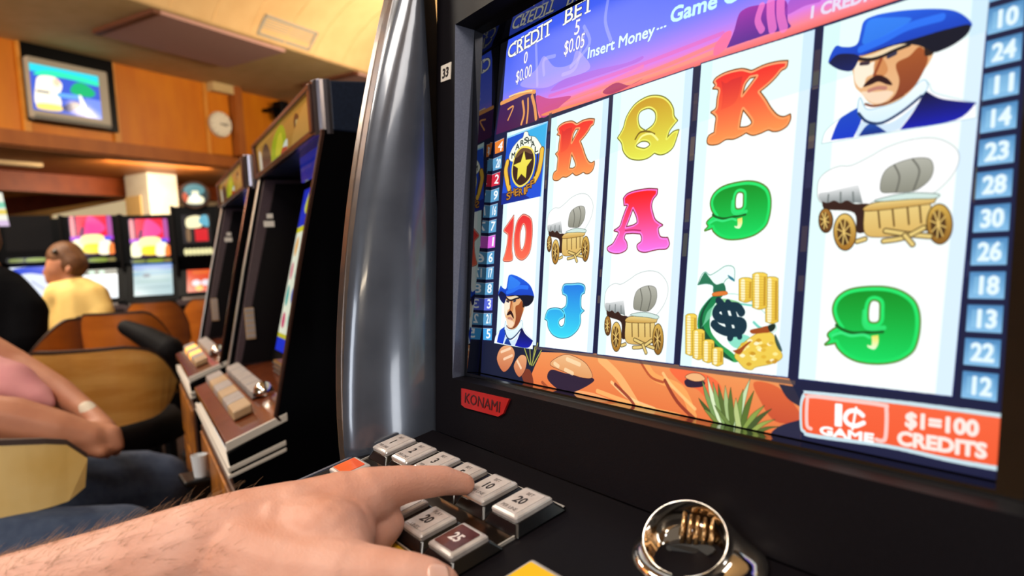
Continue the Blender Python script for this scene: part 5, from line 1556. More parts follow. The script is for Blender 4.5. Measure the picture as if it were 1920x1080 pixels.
    for j in range(5):
        x0 = -1.215 + .078 * j + .03
        prism("button", nf, [(-.080, DKN(-.080)), (-.080, DKN(-.080) + .016), (-.052, DKN(-.052) + .016), (-.052, DKN(-.052))], x0, x0 + .073, m_keys, g, .003)
    prism("coin_grille", nf, [(.000, .925), (-.004, .955), (.03, .955), (.03, .925)], -1.0, -.83, m_gold, g, .002)
    for k in range(3):
        box("grille_bar", nf, -1.0, -.83, -.006, -.002, .929 + k * .009, .933 + k * .009, m_silver, g, 0)
    rr = []
    for k in range(6):
        a = k / 5 * math.pi / 2
        rr.append([nf(-.80 + .020 * math.cos(a) * math.cos(t), -.058 + .020 * math.cos(a) * math.sin(t), .918 + .024 * math.sin(a)) for t in np.linspace(0, 2 * math.pi, 14, endpoint=False)])
    mesh("coin_entry", *loft(rr), m_chrome, g, smooth=True)
    # stickers on the inner side
    for z0, z1, y0, y1 in ((1.268, 1.279, .038, .052), (1.248, 1.262, .030, .054)):
        box("sticker", nf, XL + .036, XL + .0375, y0, y1, z0, z1, m_label, g, 0)
    box("ticket_strip", nf, XL + .036, XL + .040, -.030, -.008, .985, 1.060, m_keylit, g, .002)
    for k in range(6):
        box("ticket_row", nf, XL + .040, XL + .0408, -.029, -.009, .990 + k * .012, .998 + k * .012, m_keys, g, 0)
    return g


m_lit = mat("lit_amber_button", "ffb050", .4, emit=1.3)
m_wood2 = mat("brown_door", "3a1e12", .35)
m_art = mat("orange_artwork", "b8701c", .4, col2="6a3a18", scale=14)
row_machine(0., "black slot machine beside the grey column, seen side-on with a blue-topped game")
row_machine(-.78, "black slot machine half hidden behind the left edge of the nearer side-on machine", (1, 3))
# ---------------------------------------------------------------- the room
WD = np.array([-.4474, .8943, 0]); WN = np.array([.8943, .4474, 0])        # along the bulkhead wall / out of it
WP = at(200, 115, 7.0)
ZC = float(WP[2])
WOFF = float(WN @ WP)


def wl(px, py, off=0.):
    """(run, height) on the plane standing off metres in front of (+) or behind (-) the bulkhead"""
    w = on(px, py, WN, WOFF + off)
    return float((w - WP) @ WD), float(w[2])


def rf(t, n, z):
    """room frame: t along the wall, n in front of it, z up"""
    return WP * np.array([1, 1, 0]) + WD * t + WN * n + np.array([0, 0, z])


m_ceil = mat("cream_ceiling_paint", "c3a878", .8, col2="bba06e", scale=6)
m_mauve = mat("mauve_ceiling_panel", "b48e88", .85, col2="a8827c", scale=160)
m_slot = mat("dark_brown_slot", "5a2c14", .6)
m_vault = mat("yellow_cream_paint", "dcb884", .75, col2="d6b07c", scale=5)
m_veneer = mat("orange_veneer", "cc780c", .45, col2="c06a0a", scale=7, stretch=(1, 1, .25), spec=.3)
m_veneer2 = mat("brown_veneer", "a05a20", .5, col2="94501c", scale=8, stretch=(1, 1, .3), spec=.3)
m_post = mat("pale_timber_trim", "d08a2c", .5, col2="c47e24", scale=9)
m_beam = mat("red_brown_timber", "8c3c10", .5, col2="7e3410", scale=8, spec=.3)
m_carpet = mat("dark_carpet", "2e1a14", .95, col2="3a241a", scale=30, bump=.4)
m_white = mat("white_paint", "d8ccb8", .7, col2="d0c2ac", scale=6)
m_farwall = mat("cream_far_wall", "d8b070", .7, col2="ceA466".lower(), scale=4)
m_vent = mat("vent_metal", "98958e", .5)

structure(mesh("floor", *box_pts(wf, -12, 3, -7, 9, -.05, 0), m_carpet))
# bulkhead wall of veneer panels
zb = wl(200, 265)[1]
zs = wl(200, 290)[1]
structure(mesh("wall_back", *box_pts(rf, -6, 16, -.25, 0, zb, ZC + .02), m_veneer))
structure(mesh("trim_1", *box_pts(rf, -6, 16, -.25, .03, zs, zb), m_veneer2))
structure(mesh("ceiling_lower", *box_pts(rf, -6, 16, -6, -.02, zs - .02, zs + .04), m_veneer2))
k = 2
for (xa, ya, xb, yb) in ((34, 150, 47, 150), (203, 150, 214, 150), (382, 215, 389, 215)):
    t0, t1 = wl(xa, ya)[0], wl(xb, yb)[0]
    structure(mesh("trim_%d" % k, *box_pts(rf, t0, t1, 0, .03, zb, ZC), m_post)); k += 1
t0, t1 = wl(389, 215)[0], wl(440, 215)[0]
structure(mesh("trim_%d" % k, *box_pts(rf, t0, t1 - .12, 0, .05, zb, ZC - .10), m_veneer)); k += 1
structure(mesh("trim_%d" % k, *box_pts(rf, t1 - .10, t1, 0, .16, zb, ZC), m_veneer2)); k += 1
structure(mesh("trim_%d" % k, *box_pts(rf, t0, t1 - .1, 0, .14, ZC - .10, ZC), m_ceil)); k += 1
# flat ceiling up to the vault edge
e0 = on(250, 5, (0, 0, 1), ZC); e1 = on(700, 140, (0, 0, 1), ZC)
n_edge = float(((e0 + e1) / 2 - WP) @ WN)
structure(mesh("ceiling", *box_pts(rf, -7, 16, -.05, n_edge, ZC, ZC + .05), m_ceil))


def ceil_t(px, py):
    w = on(px, py, (0, 0, 1), ZC)
    return float((w - WP) @ WD), float((w - WP) @ WN)


for (a, b, c) in (((187, 60), (440, 118), (250, 5)), ((573, 158), (760, 200), (627, 124))):
    ta, na = ceil_t(*a); tb, nb = ceil_t(*b); tc, nc = ceil_t(*c)
    structure(mesh("ceiling_panel", *box_pts(rf, ta, tb, na, n_edge - .02, ZC - .03, ZC + .001), m_mauve))
    structure(mesh("ceiling_slot", *box_pts(rf, ta - .07, ta, na, n_edge - .02, ZC - .035, ZC + .001), m_slot))
# vault
prof = [(0, 0), (.02, .03), (.10, .13), (.25, .27), (.50, .42), (.85, .54), (1.3, .60), (2.0, .62), (10.5, .62)]
v, f = loft([[rf(t, n_edge + n, ZC + h) for n, h in prof] for t in (-7, 16)], (False, False), closed=False)
vo = structure(mesh("ceiling_vault", v, f, m_vault, smooth=True))
sd = vo.modifiers.new("thick", 'SOLIDIFY'); sd.thickness = .03; sd.offset = 1
for j in range(14):
    t = -3.0 + j * .42
    rb = [[rf(t, n_edge + n, ZC + h - .006), rf(t + .012, n_edge + n, ZC + h - .006), rf(t + .012, n_edge + n, ZC + h + .01), rf(t, n_edge + n, ZC + h + .01)] for n, h in prof[1:6]]
    structure(mesh("ceiling_rib", *loft(rb), m_vault))
structure(mesh("wall_front", *box_pts(wf, -12, 6, -6.2, -6.0, 0, 4.1), mat("cream_wall", "c8a878", .8, col2="c0a070", scale=4)))
# air vent in the lower curve of the vault
vt = [on(x, y, (0, 0, 1), ZC + .10) for x, y in ((386, 80), (500, 106))]
tv0, tv1 = [float((w - WP) @ WD) for w in vt]
vent = thing("ceiling_vent", "pale grey louvred air vent in the yellow ceiling vault", "vent", tuple(rf((tv0 + tv1) / 2, n_edge + .1, ZC + .1)))


def vf(t, s, o):
    """on the vault: s metres up the curve, o out of it"""
    return rf(t, n_edge + s * .70 + o * .70, ZC + .06 + s * .72 - o * .70)


for (a, b, c, d) in ((tv0, tv1, 0, .03), (tv0, tv1, .19, .22), (tv0, tv0 + .03, 0, .22), (tv1 - .03, tv1, 0, .22)):
    box("vent_frame", vf, a, b, c, d, -.01, .035, m_vent, vent, .003)
for j in range(6):
    box("louvre", vf, tv0 + .03, tv1 - .03, .040 + j * .025, .049 + j * .025, 0, .028, m_vent, vent, .002)
box("vent_backing", vf, tv0 + .02, tv1 - .02, .02, .20, -.006, .006, m_slot, vent, 0)

# under the bulkhead: beams, column, glowing cream bands further in
def slab(name, a, b, off, depth, m):
    t0, z0 = wl(a[0], a[1], off); t1, z1 = wl(b[0], b[1], off)
    return structure(mesh(name, *box_pts(rf, min(t0, t1), max(t0, t1), off - depth, off, min(z0, z1), max(z0, z1)), m))


def strip(name, x0, y0, y1, x1, off, depth, m, emit=False):
    t0, z0 = wl(x0, y0, off); _, z1 = wl(x0, y1, off); t1, _ = wl(x1, y0, off)
    return structure(mesh(name, *box_pts(rf, t0, t1, off - depth, off, min(z0, z1), max(z0, z1)), m))


m_glow = mat("glowing_ceiling_cream", "f0d8a8", .7, emit=.55)  # cream made to glow, for the cove edge and the lit ceiling beyond
m_glow_faint = mat("faint_glow_cream", "e0bc88", .7, emit=.18)  # faint glow put into the colour of pale ceiling bands
strip("trim_20", -60, 283, 301, 78, -.8, .1, m_glow_faint)
strip("trim_21", 100, 297, 306, 262, -.8, .1, m_glow_faint)
strip("trim_22", -80, 303, 352, 290, -1.5, .2, m_beam)
strip("trim_23", 330, 323, 331, 440, -1.5, .1, m_glow_faint)
strip("trim_24", 330, 333, 372, 520, -1.6, .2, m_beam)
slab("wall_far", (-400, 330), (1100, 640), -4.2, .1, m_farwall)
# slanting beam, and a glowing slab standing for the lit ceiling
def bar(name, p, q, Zp, Zq, h, dpt, m):
    a, b = at(*p, Zp), at(*q, Zq)
    up = np.array([0, 0, h]); bk = -WN * dpt
    v, f = loft([[a, a + up, a + up + bk, a + bk], [b, b + up, b + up + bk, b + bk]])
    return structure(mesh(name, v, f, m))


bar("trim_25", (10, 404), (262, 366), 9.4, 10.6, .24, .2, m_beam)
bar("trim_26", (105, 402), (262, 370), 9.9, 10.9, -.42, .1, m_glow)
bar("trim_27", (0, 372), (112, 361), 9.3, 9.5, .12, .05, m_post)
strip("trim_28", 345, 370, 396, 520, -3.4, .1, m_glow_faint)
strip("trim_29", 400, 392, 408, 540, -3.0, .1, m_veneer)
wm = slab("column", (274, 314), (343, 470), -.80, .45, m_white)
slab("column_base", (262, 366), (285, 470), -.95, .3, m_farwall)
dlp = at(431, 381, 9.6)
dlt = thing("downlight", "small glowing downlight to the right of the round sign", "lamp", tuple(dlp))
mesh("lamp_glass", *loft([[dlp + np.array([.055 * math.cos(t), .055 * math.sin(t), z]) for t in np.linspace(0, 2 * math.pi, 14, endpoint=False)] for z in (0, .05)]), mat("lamp_glow", "fff2cc", .5, emit=2.2), dlt)
mesh("stem", *loft([[np.array([dlp[0] + .02 * math.cos(t), dlp[1] + .02 * math.sin(t), z]) for t in np.linspace(0, 2 * math.pi, 8, endpoint=False)] for z in (dlp[2] + .05, zs)]), m_black, dlt)

# ---------------------------------------------------------------- things on the bulkhead
m_grey = mat("grey_tv_plastic", "a49c90", .45)
tv = thing("television", "grey box television showing a ball game in a black wall niche", "television", tuple(rf(wl(125, 165)[0], 0, wl(125, 165)[1] - .4)))
a, b = wl(38, 150), wl(214, 190)
tl, tr = a[0], b[0]
zt, zbot = wl(120, 105)[1], wl(120, 233)[1]
box("niche", rf, tl + .01, tr, -.02, .035, zbot - .02, zt + .06, m_black, tv, .005)
x0, x1 = wl(44, 160)[0], wl(195, 180)[0]
z1, z0 = wl(120, 123)[1], wl(120, 232)[1]
box("case", rf, x0, x1, .0, .10, z0, z1, m_grey, tv, .02)
box("base_bar", rf, x0 + .02, x1 - .02, .02, .112, z0 - .012, z0 + .028, mat("tv_base", "6a6a66", .5), tv, .008)
ops = [('R', '3a58c0', 0, 0, 4000, 3000), ('R', '28c8d8', 0, 2500, 4000, 3000), ('P', '30d8a8', [200, 2300, 1200, 2750, 3800, 2600, 3900, 2300, 2000, 2400]), ('P', 'fff4d8', [200, 300, 250, 1700, 500, 2250, 1300, 2350, 1700, 1900, 1500, 1200, 1500, 500]),
       ('P', 'f8d870', [300, 100, 300, 450, 1500, 500, 1500, 150]), ('P', '18a868', [2200, 1500, 2400, 2100, 3000, 2300, 3700, 1800, 3300, 1400]), ('S', 'f0f0f8', [2700, 1300, 3000, 600, 3300, 60], 260), ('S', '60a0e8', [1500, 1200, 2500, 1250], 300),
       ('P', '1a2860', [1600, 400, 2300, 900, 2700, 700, 2000, 200]), ('E', 'f8c8a8', 1400, 2000, 200, 260), ('S', '283048', [300, 1250, 900, 1250], 120), ('R', '7088e0', 3000, 0, 4000, 1300)]
m_tv = screen_mat("tv_picture", small_picture("tv_picture", 400, 300, ops), 1.5)
sx0, sx1 = wl(58, 160, .1)[0], wl(187, 180, .1)[0]
sz1, sz0 = wl(122, 131, .1)[1], wl(122, 214, .1)[1]
q = [rf(t, .103, z) for t, z in ((sx0, sz0), (sx1, sz0), (sx1, sz1), (sx0, sz1))]
panel_uv("tv_screen", q, m_tv, tv, nx=6, bulge=.015)

ct, cz = wl(415, 233, .08)
clock = thing("wall_clock", "round white wall clock on the orange veneer wall", "clock", tuple(rf(ct, .06, cz)))
def disc(r, n0, n1, seg=32, bev=.0):
    out = []
    for n, rr in ((n0, r), (n1, r - bev)):
        out.append([rf(ct + rr * math.cos(t), n, cz + rr * math.sin(t)) for t in np.linspace(0, 2 * math.pi, seg, endpoint=False)])
    return loft(out)
mesh("clock_case", *disc(.155, .05, .085, bev=.01), mat("clock_rim", "c8c0b0", .4), clock, bevel=.004)
mesh("clock_dial", *disc(.138, .084, .088), mat("clock_face", "e4dccc", .6), clock)
for k in range(12):
    a = k * math.pi / 6
    fr = lambda x, y, z, a=a: rf(ct + (y * math.sin(a) + x * math.cos(a)), z, cz + y * math.cos(a) - x * math.sin(a))
    box("hour_mark", fr, -.004, .004, .112, .128, .088, .090, m_ink, clock, 0)
for a, L, w in ((1.75, .075, .006), (1.45, .108, .004)):
    fr = lambda x, y, z, a=a: rf(ct + (y * math.sin(a) + x * math.cos(a)), z, cz + y * math.cos(a) - x * math.sin(a))
    box("clock_hand", fr, -w, w, -.02, L, .090, .092, m_ink, clock, 0)
st, sz = wl(527, 205, .2)
spk = thing("wall_speaker", "small black loudspeaker on a bracket high on the orange wall", "speaker", tuple(rf(st, .05, sz)))
box("speaker_box", rf, st - .05, st + .09, .10, .26, sz - .11, sz + .10, m_black, spk, .012)
box("bracket", rf, st - .14, st - .04, 0, .20, sz - .03, sz + .01, m_black, spk, .006)
box("speaker_grille", rf, st - .04, st + .08, .26, .266, sz - .10, sz + .09, m_dark, spk, .004)

# ---------------------------------------------------------------- the bank of machines below the bulkhead
def far_machine(px, Z, wid, label, pics, ztop, group=None, topper=False, tilt=0.):
    c = at(px, 540, Z)
    fwd = CAM - c; fwd[2] = 0; fwd /= np.linalg.norm(fwd)
    fwd = fwd * .75 + np.array([.72, -.69, 0]) * .25; fwd /= np.linalg.norm(fwd)
    rt = np.array([-fwd[1], fwd[0], 0])
    def mf(x, y, z):
        return np.array([c[0], c[1], 0]) + rt * x - fwd * y + np.array([0, 0, z])
    def zz(py):
        r = ROT @ np.array([(px - 960) / FOC, (py - CY) / FOC, 1.])
        return float(CAM[2] + Z * r[2])
    g = thing("slot_machine", label, "slot machine", tuple(mf(0, .1, 0)), group)
    h = wid / 2
    zt0, zt1, zl0, zl1, zg0, zg1, zd = [zz(y) for y in pics['y']]
    prism("cabinet", mf, [(.0, zl0 - .02), (-.02, zl1), (-.02, ztop), (.40, ztop), (.40, .02), (-.10, .02), (-.10, zd - .06), (-.16, zd - .03), (-.16, zd + .005), (.02, zd + .04), (.05, zg1 - .03)] if False else
          [(-.02, ztop), (.40, ztop), (.40, .02), (-.10, .02), (-.10, zd - .08), (-.17, zd - .05), (-.17, zd - .01), (-.06, zd + .02), (.02, zg0), (-.02, zl1)][::-1], -h, h, m_black, g, .004)
    w = pics['w'] / 2
    panel_uv("top_screen", [mf(-w, -.023, zt1), mf(w, -.023, zt1), mf(w, -.023, zt0), mf(-w, -.023, zt0)], pics['top'], g)
    panel_uv("title_strip", [mf(-w * 1.05, -.0235, zl1), mf(w * 1.05, -.0235, zl1), mf(w * 1.05, -.0235, zl0), mf(-w * 1.05, -.0235, zl0)], pics['strip'], g)
    sl = .12 / max(zg0 - zg1, .05)
    panel_uv("game_screen", [mf(-w, -.068, zg1), mf(w, -.068, zg1), mf(w, .012, zg0), mf(-w, .012, zg0)], pics['game'], g)
    for j in range(6):
        x = -h + .04 + j * (wid - .08) / 6
        box("button", mf, x, x + .045, -.15, -.11, zd - .01, zd + .012, m_keys, g, .003)
    box("deck_rail", mf, -h, h, -.178, -.168, zd - .05, zd - .005, m_cheek, g, .003)
    for s in (-1, 1):
        box("side_frame", mf, s * h - .012, s * h + .012, -.035, .40, zg0 - .05, ztop + .01, m_dark, g, .004)
    return g, mf


ops = [('R', '401038', 0, 0, 3000, 3000), ('R', 'e01838', 500, 1200, 2600, 3000), ('P', '701048', [600, 1500, 900, 2200, 1100, 1800, 1000, 1300]), ('P', 'f04088', [1000, 1300, 1300, 2900, 2000, 2700, 2500, 2000, 1800, 1500]),
       ('P', 'e88888', [100, 1400, 100, 2900, 350, 2900, 350, 1400]), ('P', 'a04890', [2650, 1400, 2650, 2900, 2950, 2900, 2950, 1400]), ('R', 'a030c0', 0, 1150, 3000, 1450), ('P', 'fff8c0', [0, 100, 100, 1000, 600, 1200, 900, 600, 700, 50]),
       ('P', 'fff0a0', [700, 800, 900, 1500, 2200, 1500, 2300, 800]), ('P', 'f8d820', [900, 200, 950, 800, 2100, 800, 2100, 200]), ('P', 'fff4d0', [1900, 100, 2000, 1000, 2500, 1150, 2800, 900, 2700, 100]), ('P', 'f07830', [2600, 100, 2700, 800, 3000, 800, 3000, 100]), ('E', '5050d0', 2600, 1250, 260, 160)]
p_top = screen_mat("bright_red_picture", small_picture("bright_red_picture", 300, 300, ops), 1.5)
ops = [('R', '181810', 0, 0, 3000, 300), ('P', '90a030', [200, 60, 250, 240, 1000, 240, 950, 60]), ('P', 'a8c030', [1200, 60, 1300, 250, 2300, 250, 2300, 50]), ('P', 'a89850', [2450, 60, 2450, 240, 2900, 240, 2900, 60])]
p_strip = screen_mat("green_title", small_picture("green_title", 300, 30, ops), .7)
ops = [('R', 'c0dce0', 0, 0, 3000, 3000), ('R', '5a90d8', 0, 2400, 3000, 3000), ('P', '90c0d8', [0, 2200, 1200, 2500, 3000, 2300, 3000, 2000, 0, 1900]), ('E', '8090a0', 1000, 1900, 300, 180), ('S', 'a0c8c0', [200, 1300, 2800, 1350], 90), ('S', '98b8c0', [200, 700, 2800, 760], 90)]
p_blue = screen_mat("pale_blue_game", small_picture("pale_blue_game", 300, 300, ops), .95)
ops = [('R', 'f4fbff', 0, 0, 3000, 3000), ('R', '203838', 0, 2450, 3000, 3000), ('E', 'b0e0c8', 500, 2700, 220, 160), ('E', 'b0e0c8', 1200, 2700, 220, 160), ('E', 'b0e0c8', 1900, 2700, 220, 160), ('S', 'c8d8e8', [1800, 900, 2600, 1100], 90)]
p_white = screen_mat("white_game", small_picture("white_game", 300, 300, ops), 1.3)
ops = [('R', 'e8f0ff', 0, 0, 3000, 3000), ('P', '3050d8', [0, 2200, 400, 2900, 2600, 2950, 2400, 2200, 1200, 2400]), ('S', 'b0b8d0', [1400, 1600, 2500, 500], 120)]
p_bw = screen_mat("blue_white_game", small_picture("blue_white_game", 300, 300, ops), 1.1)
ops = [('R', '140c10', 0, 0, 3000, 3000), ('R', 'd01020', 1300, 200, 2700, 1500), ('P', 'fff4c0', [500, 1700, 500, 2600, 1500, 2900, 2300, 2600, 2100, 1800, 1500, 1600]), ('P', '58a8c0', [1800, 2200, 2200, 2900, 2800, 2800, 2800, 1700]), ('P', '806040', [400, 300, 400, 1500, 800, 1500, 800, 300])]
p_red2 = screen_mat("dark_red_picture", small_picture("dark_red_picture", 300, 300, ops), 1.2)
ops = [('R', '201810', 0, 0, 3000, 300)] + [('E', 'f8f0b0', 250 + 420 * j, 150, 230, 130) for j in range(7)]
p_gold = screen_mat("gold_title", small_picture("gold_title", 300, 30, ops), 1.)
ops = [('R', 'e84818', 0, 0, 3000, 3000), ('R', 'f07028', 600, 2400, 2400, 2800), ('E', 'f0e8f0', 1000, 1200, 480, 420), ('E', 'f0e8f0', 2000, 1200, 480, 420), ('E', 'f0c040', 1300, 500, 420, 380), ('E', 'd8f0f0', 2500, 300, 300, 300)]
p_or = screen_mat("orange_game", small_picture("orange_game", 300, 300, ops), 1.)
ops = [('R', '0c0a0c', 0, 0, 3000, 3000)]
p_off = screen_mat("dark_picture", small_picture("dark_picture", 300, 300, ops), .3, spec=.05, rough=.6)

far_machine(183, 6.25, .47, "black slot machine with a glowing red and yellow top screen behind the man in yellow", dict(y=(405, 478, 483, 492, 505, 560, 572), w=.34, top=p_top, strip=p_strip, game=p_white), 1.72)
far_machine(290, 6.25, .47, "black slot machine with red and yellow top screen over a pale blue game", dict(y=(411, 481, 485, 493, 494, 553, 568), w=.32, top=p_top, strip=p_strip, game=p_blue), 1.70)
g3, mf3 = far_machine(379, 5.9, .36, "narrow black slot machine carrying the round sign, with an orange game screen", dict(y=(403, 456, 464, 479, 505, 546, 558), w=.22, top=p_red2, strip=p_gold, game=p_or), 1.72)
far_machine(66, 6.25, .50, "dark slot machine at far left with a blue and white game screen and unlit top", dict(y=(405, 470, 483, 492, 500, 560, 574), w=.36, top=p_off, strip=p_strip, game=p_bw), 1.72)
far_machine(450, 6.6, .62, "plain dark slot machine to the right of the round sign's machine", dict(y=(420, 470, 476, 484, 500, 556, 570), w=.30, top=p_off, strip=p_off, game=p_off), 1.70)
# round topper sign
sc_ = at(365, 366, 5.8)
sn = CAM - sc_; sn[2] = 0; sn /= np.linalg.norm(sn); sr = np.array([-sn[1], sn[0], 0])
sign = thing("round_sign", "round lit sign with a dark rim standing on the narrow slot machine", "sign", tuple(sc_))
def sdisc(r0, r1, a, b):
    return loft([[sc_ + sr * r * math.cos(t) + np.array([0, 0, r * math.sin(t)]) + sn * o for t in np.linspace(0, 2 * math.pi, 28, endpoint=False)] for r, o in ((r0, a), (r1, b))])
mesh("sign_case", *sdisc(.125, .118, -.06, .03), mat("sign_rim", "4a3428", .3, .5), sign, bevel=.004)
ops = [('R', '2a3838', 0, 0, 2000, 2000), ('E', '58888c', 1000, 1400, 800, 500), ('P', 'fff8d0', [400, 300, 500, 800, 800, 1000, 800, 1300, 1300, 1300, 1300, 1000, 1700, 700, 1500, 250]), ('E', 'c85838', 250, 800, 220, 420), ('E', 'ffffff', 1000, 700, 380, 330)]
m_sign = screen_mat("sign_picture", small_picture("sign_picture", 200, 200, ops), 1.25)
v, f = loft([[sc_ + sr * r * math.cos(t) + np.array([0, 0, r * math.sin(t)]) + sn * .031 for t in np.linspace(0, 2 * math.pi, 28, endpoint=False)] for r in (.002, .098)], (True, False))
me = bpy.data.meshes.new("sign_face")
me.from_pydata([tuple(q) for q in v], [], f)
ul = me.uv_layers.new(name="UVMap")
for p in me.polygons:
    for li in p.loop_indices:
        w_ = np.array(me.vertices[me.loops[li].vertex_index].co) - sc_
        ul.data[li].uv = (.5 + float(w_ @ sr) / .2, .5 + float(w_[2]) / .2)
me.materials.append(m_sign)
link(bpy.data.objects.new("sign_face", me), sign)
box("sign_neck", mf3, -.03, .03, .0, .06, 1.722, 1.80, m_black, sign, .004)

# far left: a lit panel and a timber counter with lamps
pl = thing("lit_panel", "leaning lit game panel with pale colours at the far left edge", "sign", tuple(at(2, 425, 4.6)))
ops = [('R', 'f0f0e0', 0, 0, 1000, 2000), ('R', 'd8c0e0', 0, 0, 1000, 350), ('R', 'e8d060', 0, 700, 1000, 1000), ('R', '80d0b0', 0, 1100, 1000, 1450)]
m_lp = screen_mat("panel_picture", small_picture("panel_picture", 100, 200, ops), 1.1)
A_ = [at(-30, 425, 4.6), at(18, 424, 4.6), at(4, 362, 4.6), at(-30, 356, 4.6)]
panel_uv("panel_face", [q + np.array([.01, 0, 0]) for q in A_], m_lp, pl)
v, f = loft([[q + np.array([.008, 0, 0]) for q in A_], [q + np.array([-.05, 0, 0]) for q in A_]])
mesh("panel_case", v, f, m_black, pl, bevel=.003)
cb = at(20, 470, 6.6)
m_counter = mat("red_brown_counter", "8a4010", .45, col2="7a360e", scale=8)
cn = thing("timber_counter", "red-brown timber counter behind the far left machine", "counter", (cb[0], cb[1], 0))
box("counter_body", rf, wl(-30, 470, -.5)[0], wl(60, 470, -.5)[0], -.9, -.5, .0, wl(20, 448, -.5)[1], m_counter, cn, .01)
box("counter_top", rf, wl(-32, 470, -.48)[0], wl(62, 470, -.48)[0], -.92, -.48, wl(20, 448, -.5)[1], wl(20, 443, -.5)[1], m_veneer2, cn, .006)
for x in (12, 38):
    c = rf(wl(x, 440, -.6)[0], -.6, wl(20, 443, -.5)[1] + .075)
    lp = thing("table_lamp", "small warm glowing lamp on the timber counter, %s" % ("left one" if x == 12 else "right one"), "lamp", tuple(c))
    mesh("lamp_shade", *loft([[c + np.array([r * math.cos(t), r * math.sin(t), z]) for t in np.linspace(0, 2 * math.pi, 14, endpoint=False)] for r, z in ((.045, -.03), (.05, .0), (.035, .04))]), mat("warm_shade", "ffe49a", .5, emit=1.6), lp, smooth=True)
    mesh("lamp_base", *loft([[c + np.array([r * math.cos(t), r * math.sin(t), z]) for t in np.linspace(0, 2 * math.pi, 12, endpoint=False)] for r, z in ((.04, -.075), (.012, -.065), (.012, -.03))]), m_gold, lp)
# ---------------------------------------------------------------- chairs
m_ply = mat("honey_plywood", "e4ac5c", .36, col2="d0903e", scale=5, stretch=(1, 1, 5), coat=.2)
m_ply2 = mat("orange_plywood", "b8641c", .38, col2="a45414", scale=5, stretch=(1, 1, 5), coat=.2)
m_ply3 = mat("pale_plywood", "f0cc84", .4, col2="e4b864", scale=6, stretch=(4, 1, 1), coat=.2)
m_edge = mat("dark_edge", "3a2418", .5)
m_seat = mat("black_upholstery", "08070b", .7, col2="0d0b10", scale=60, spec=.15)
m_leg = mat("black_metal", "0e0e10", .35, .6)


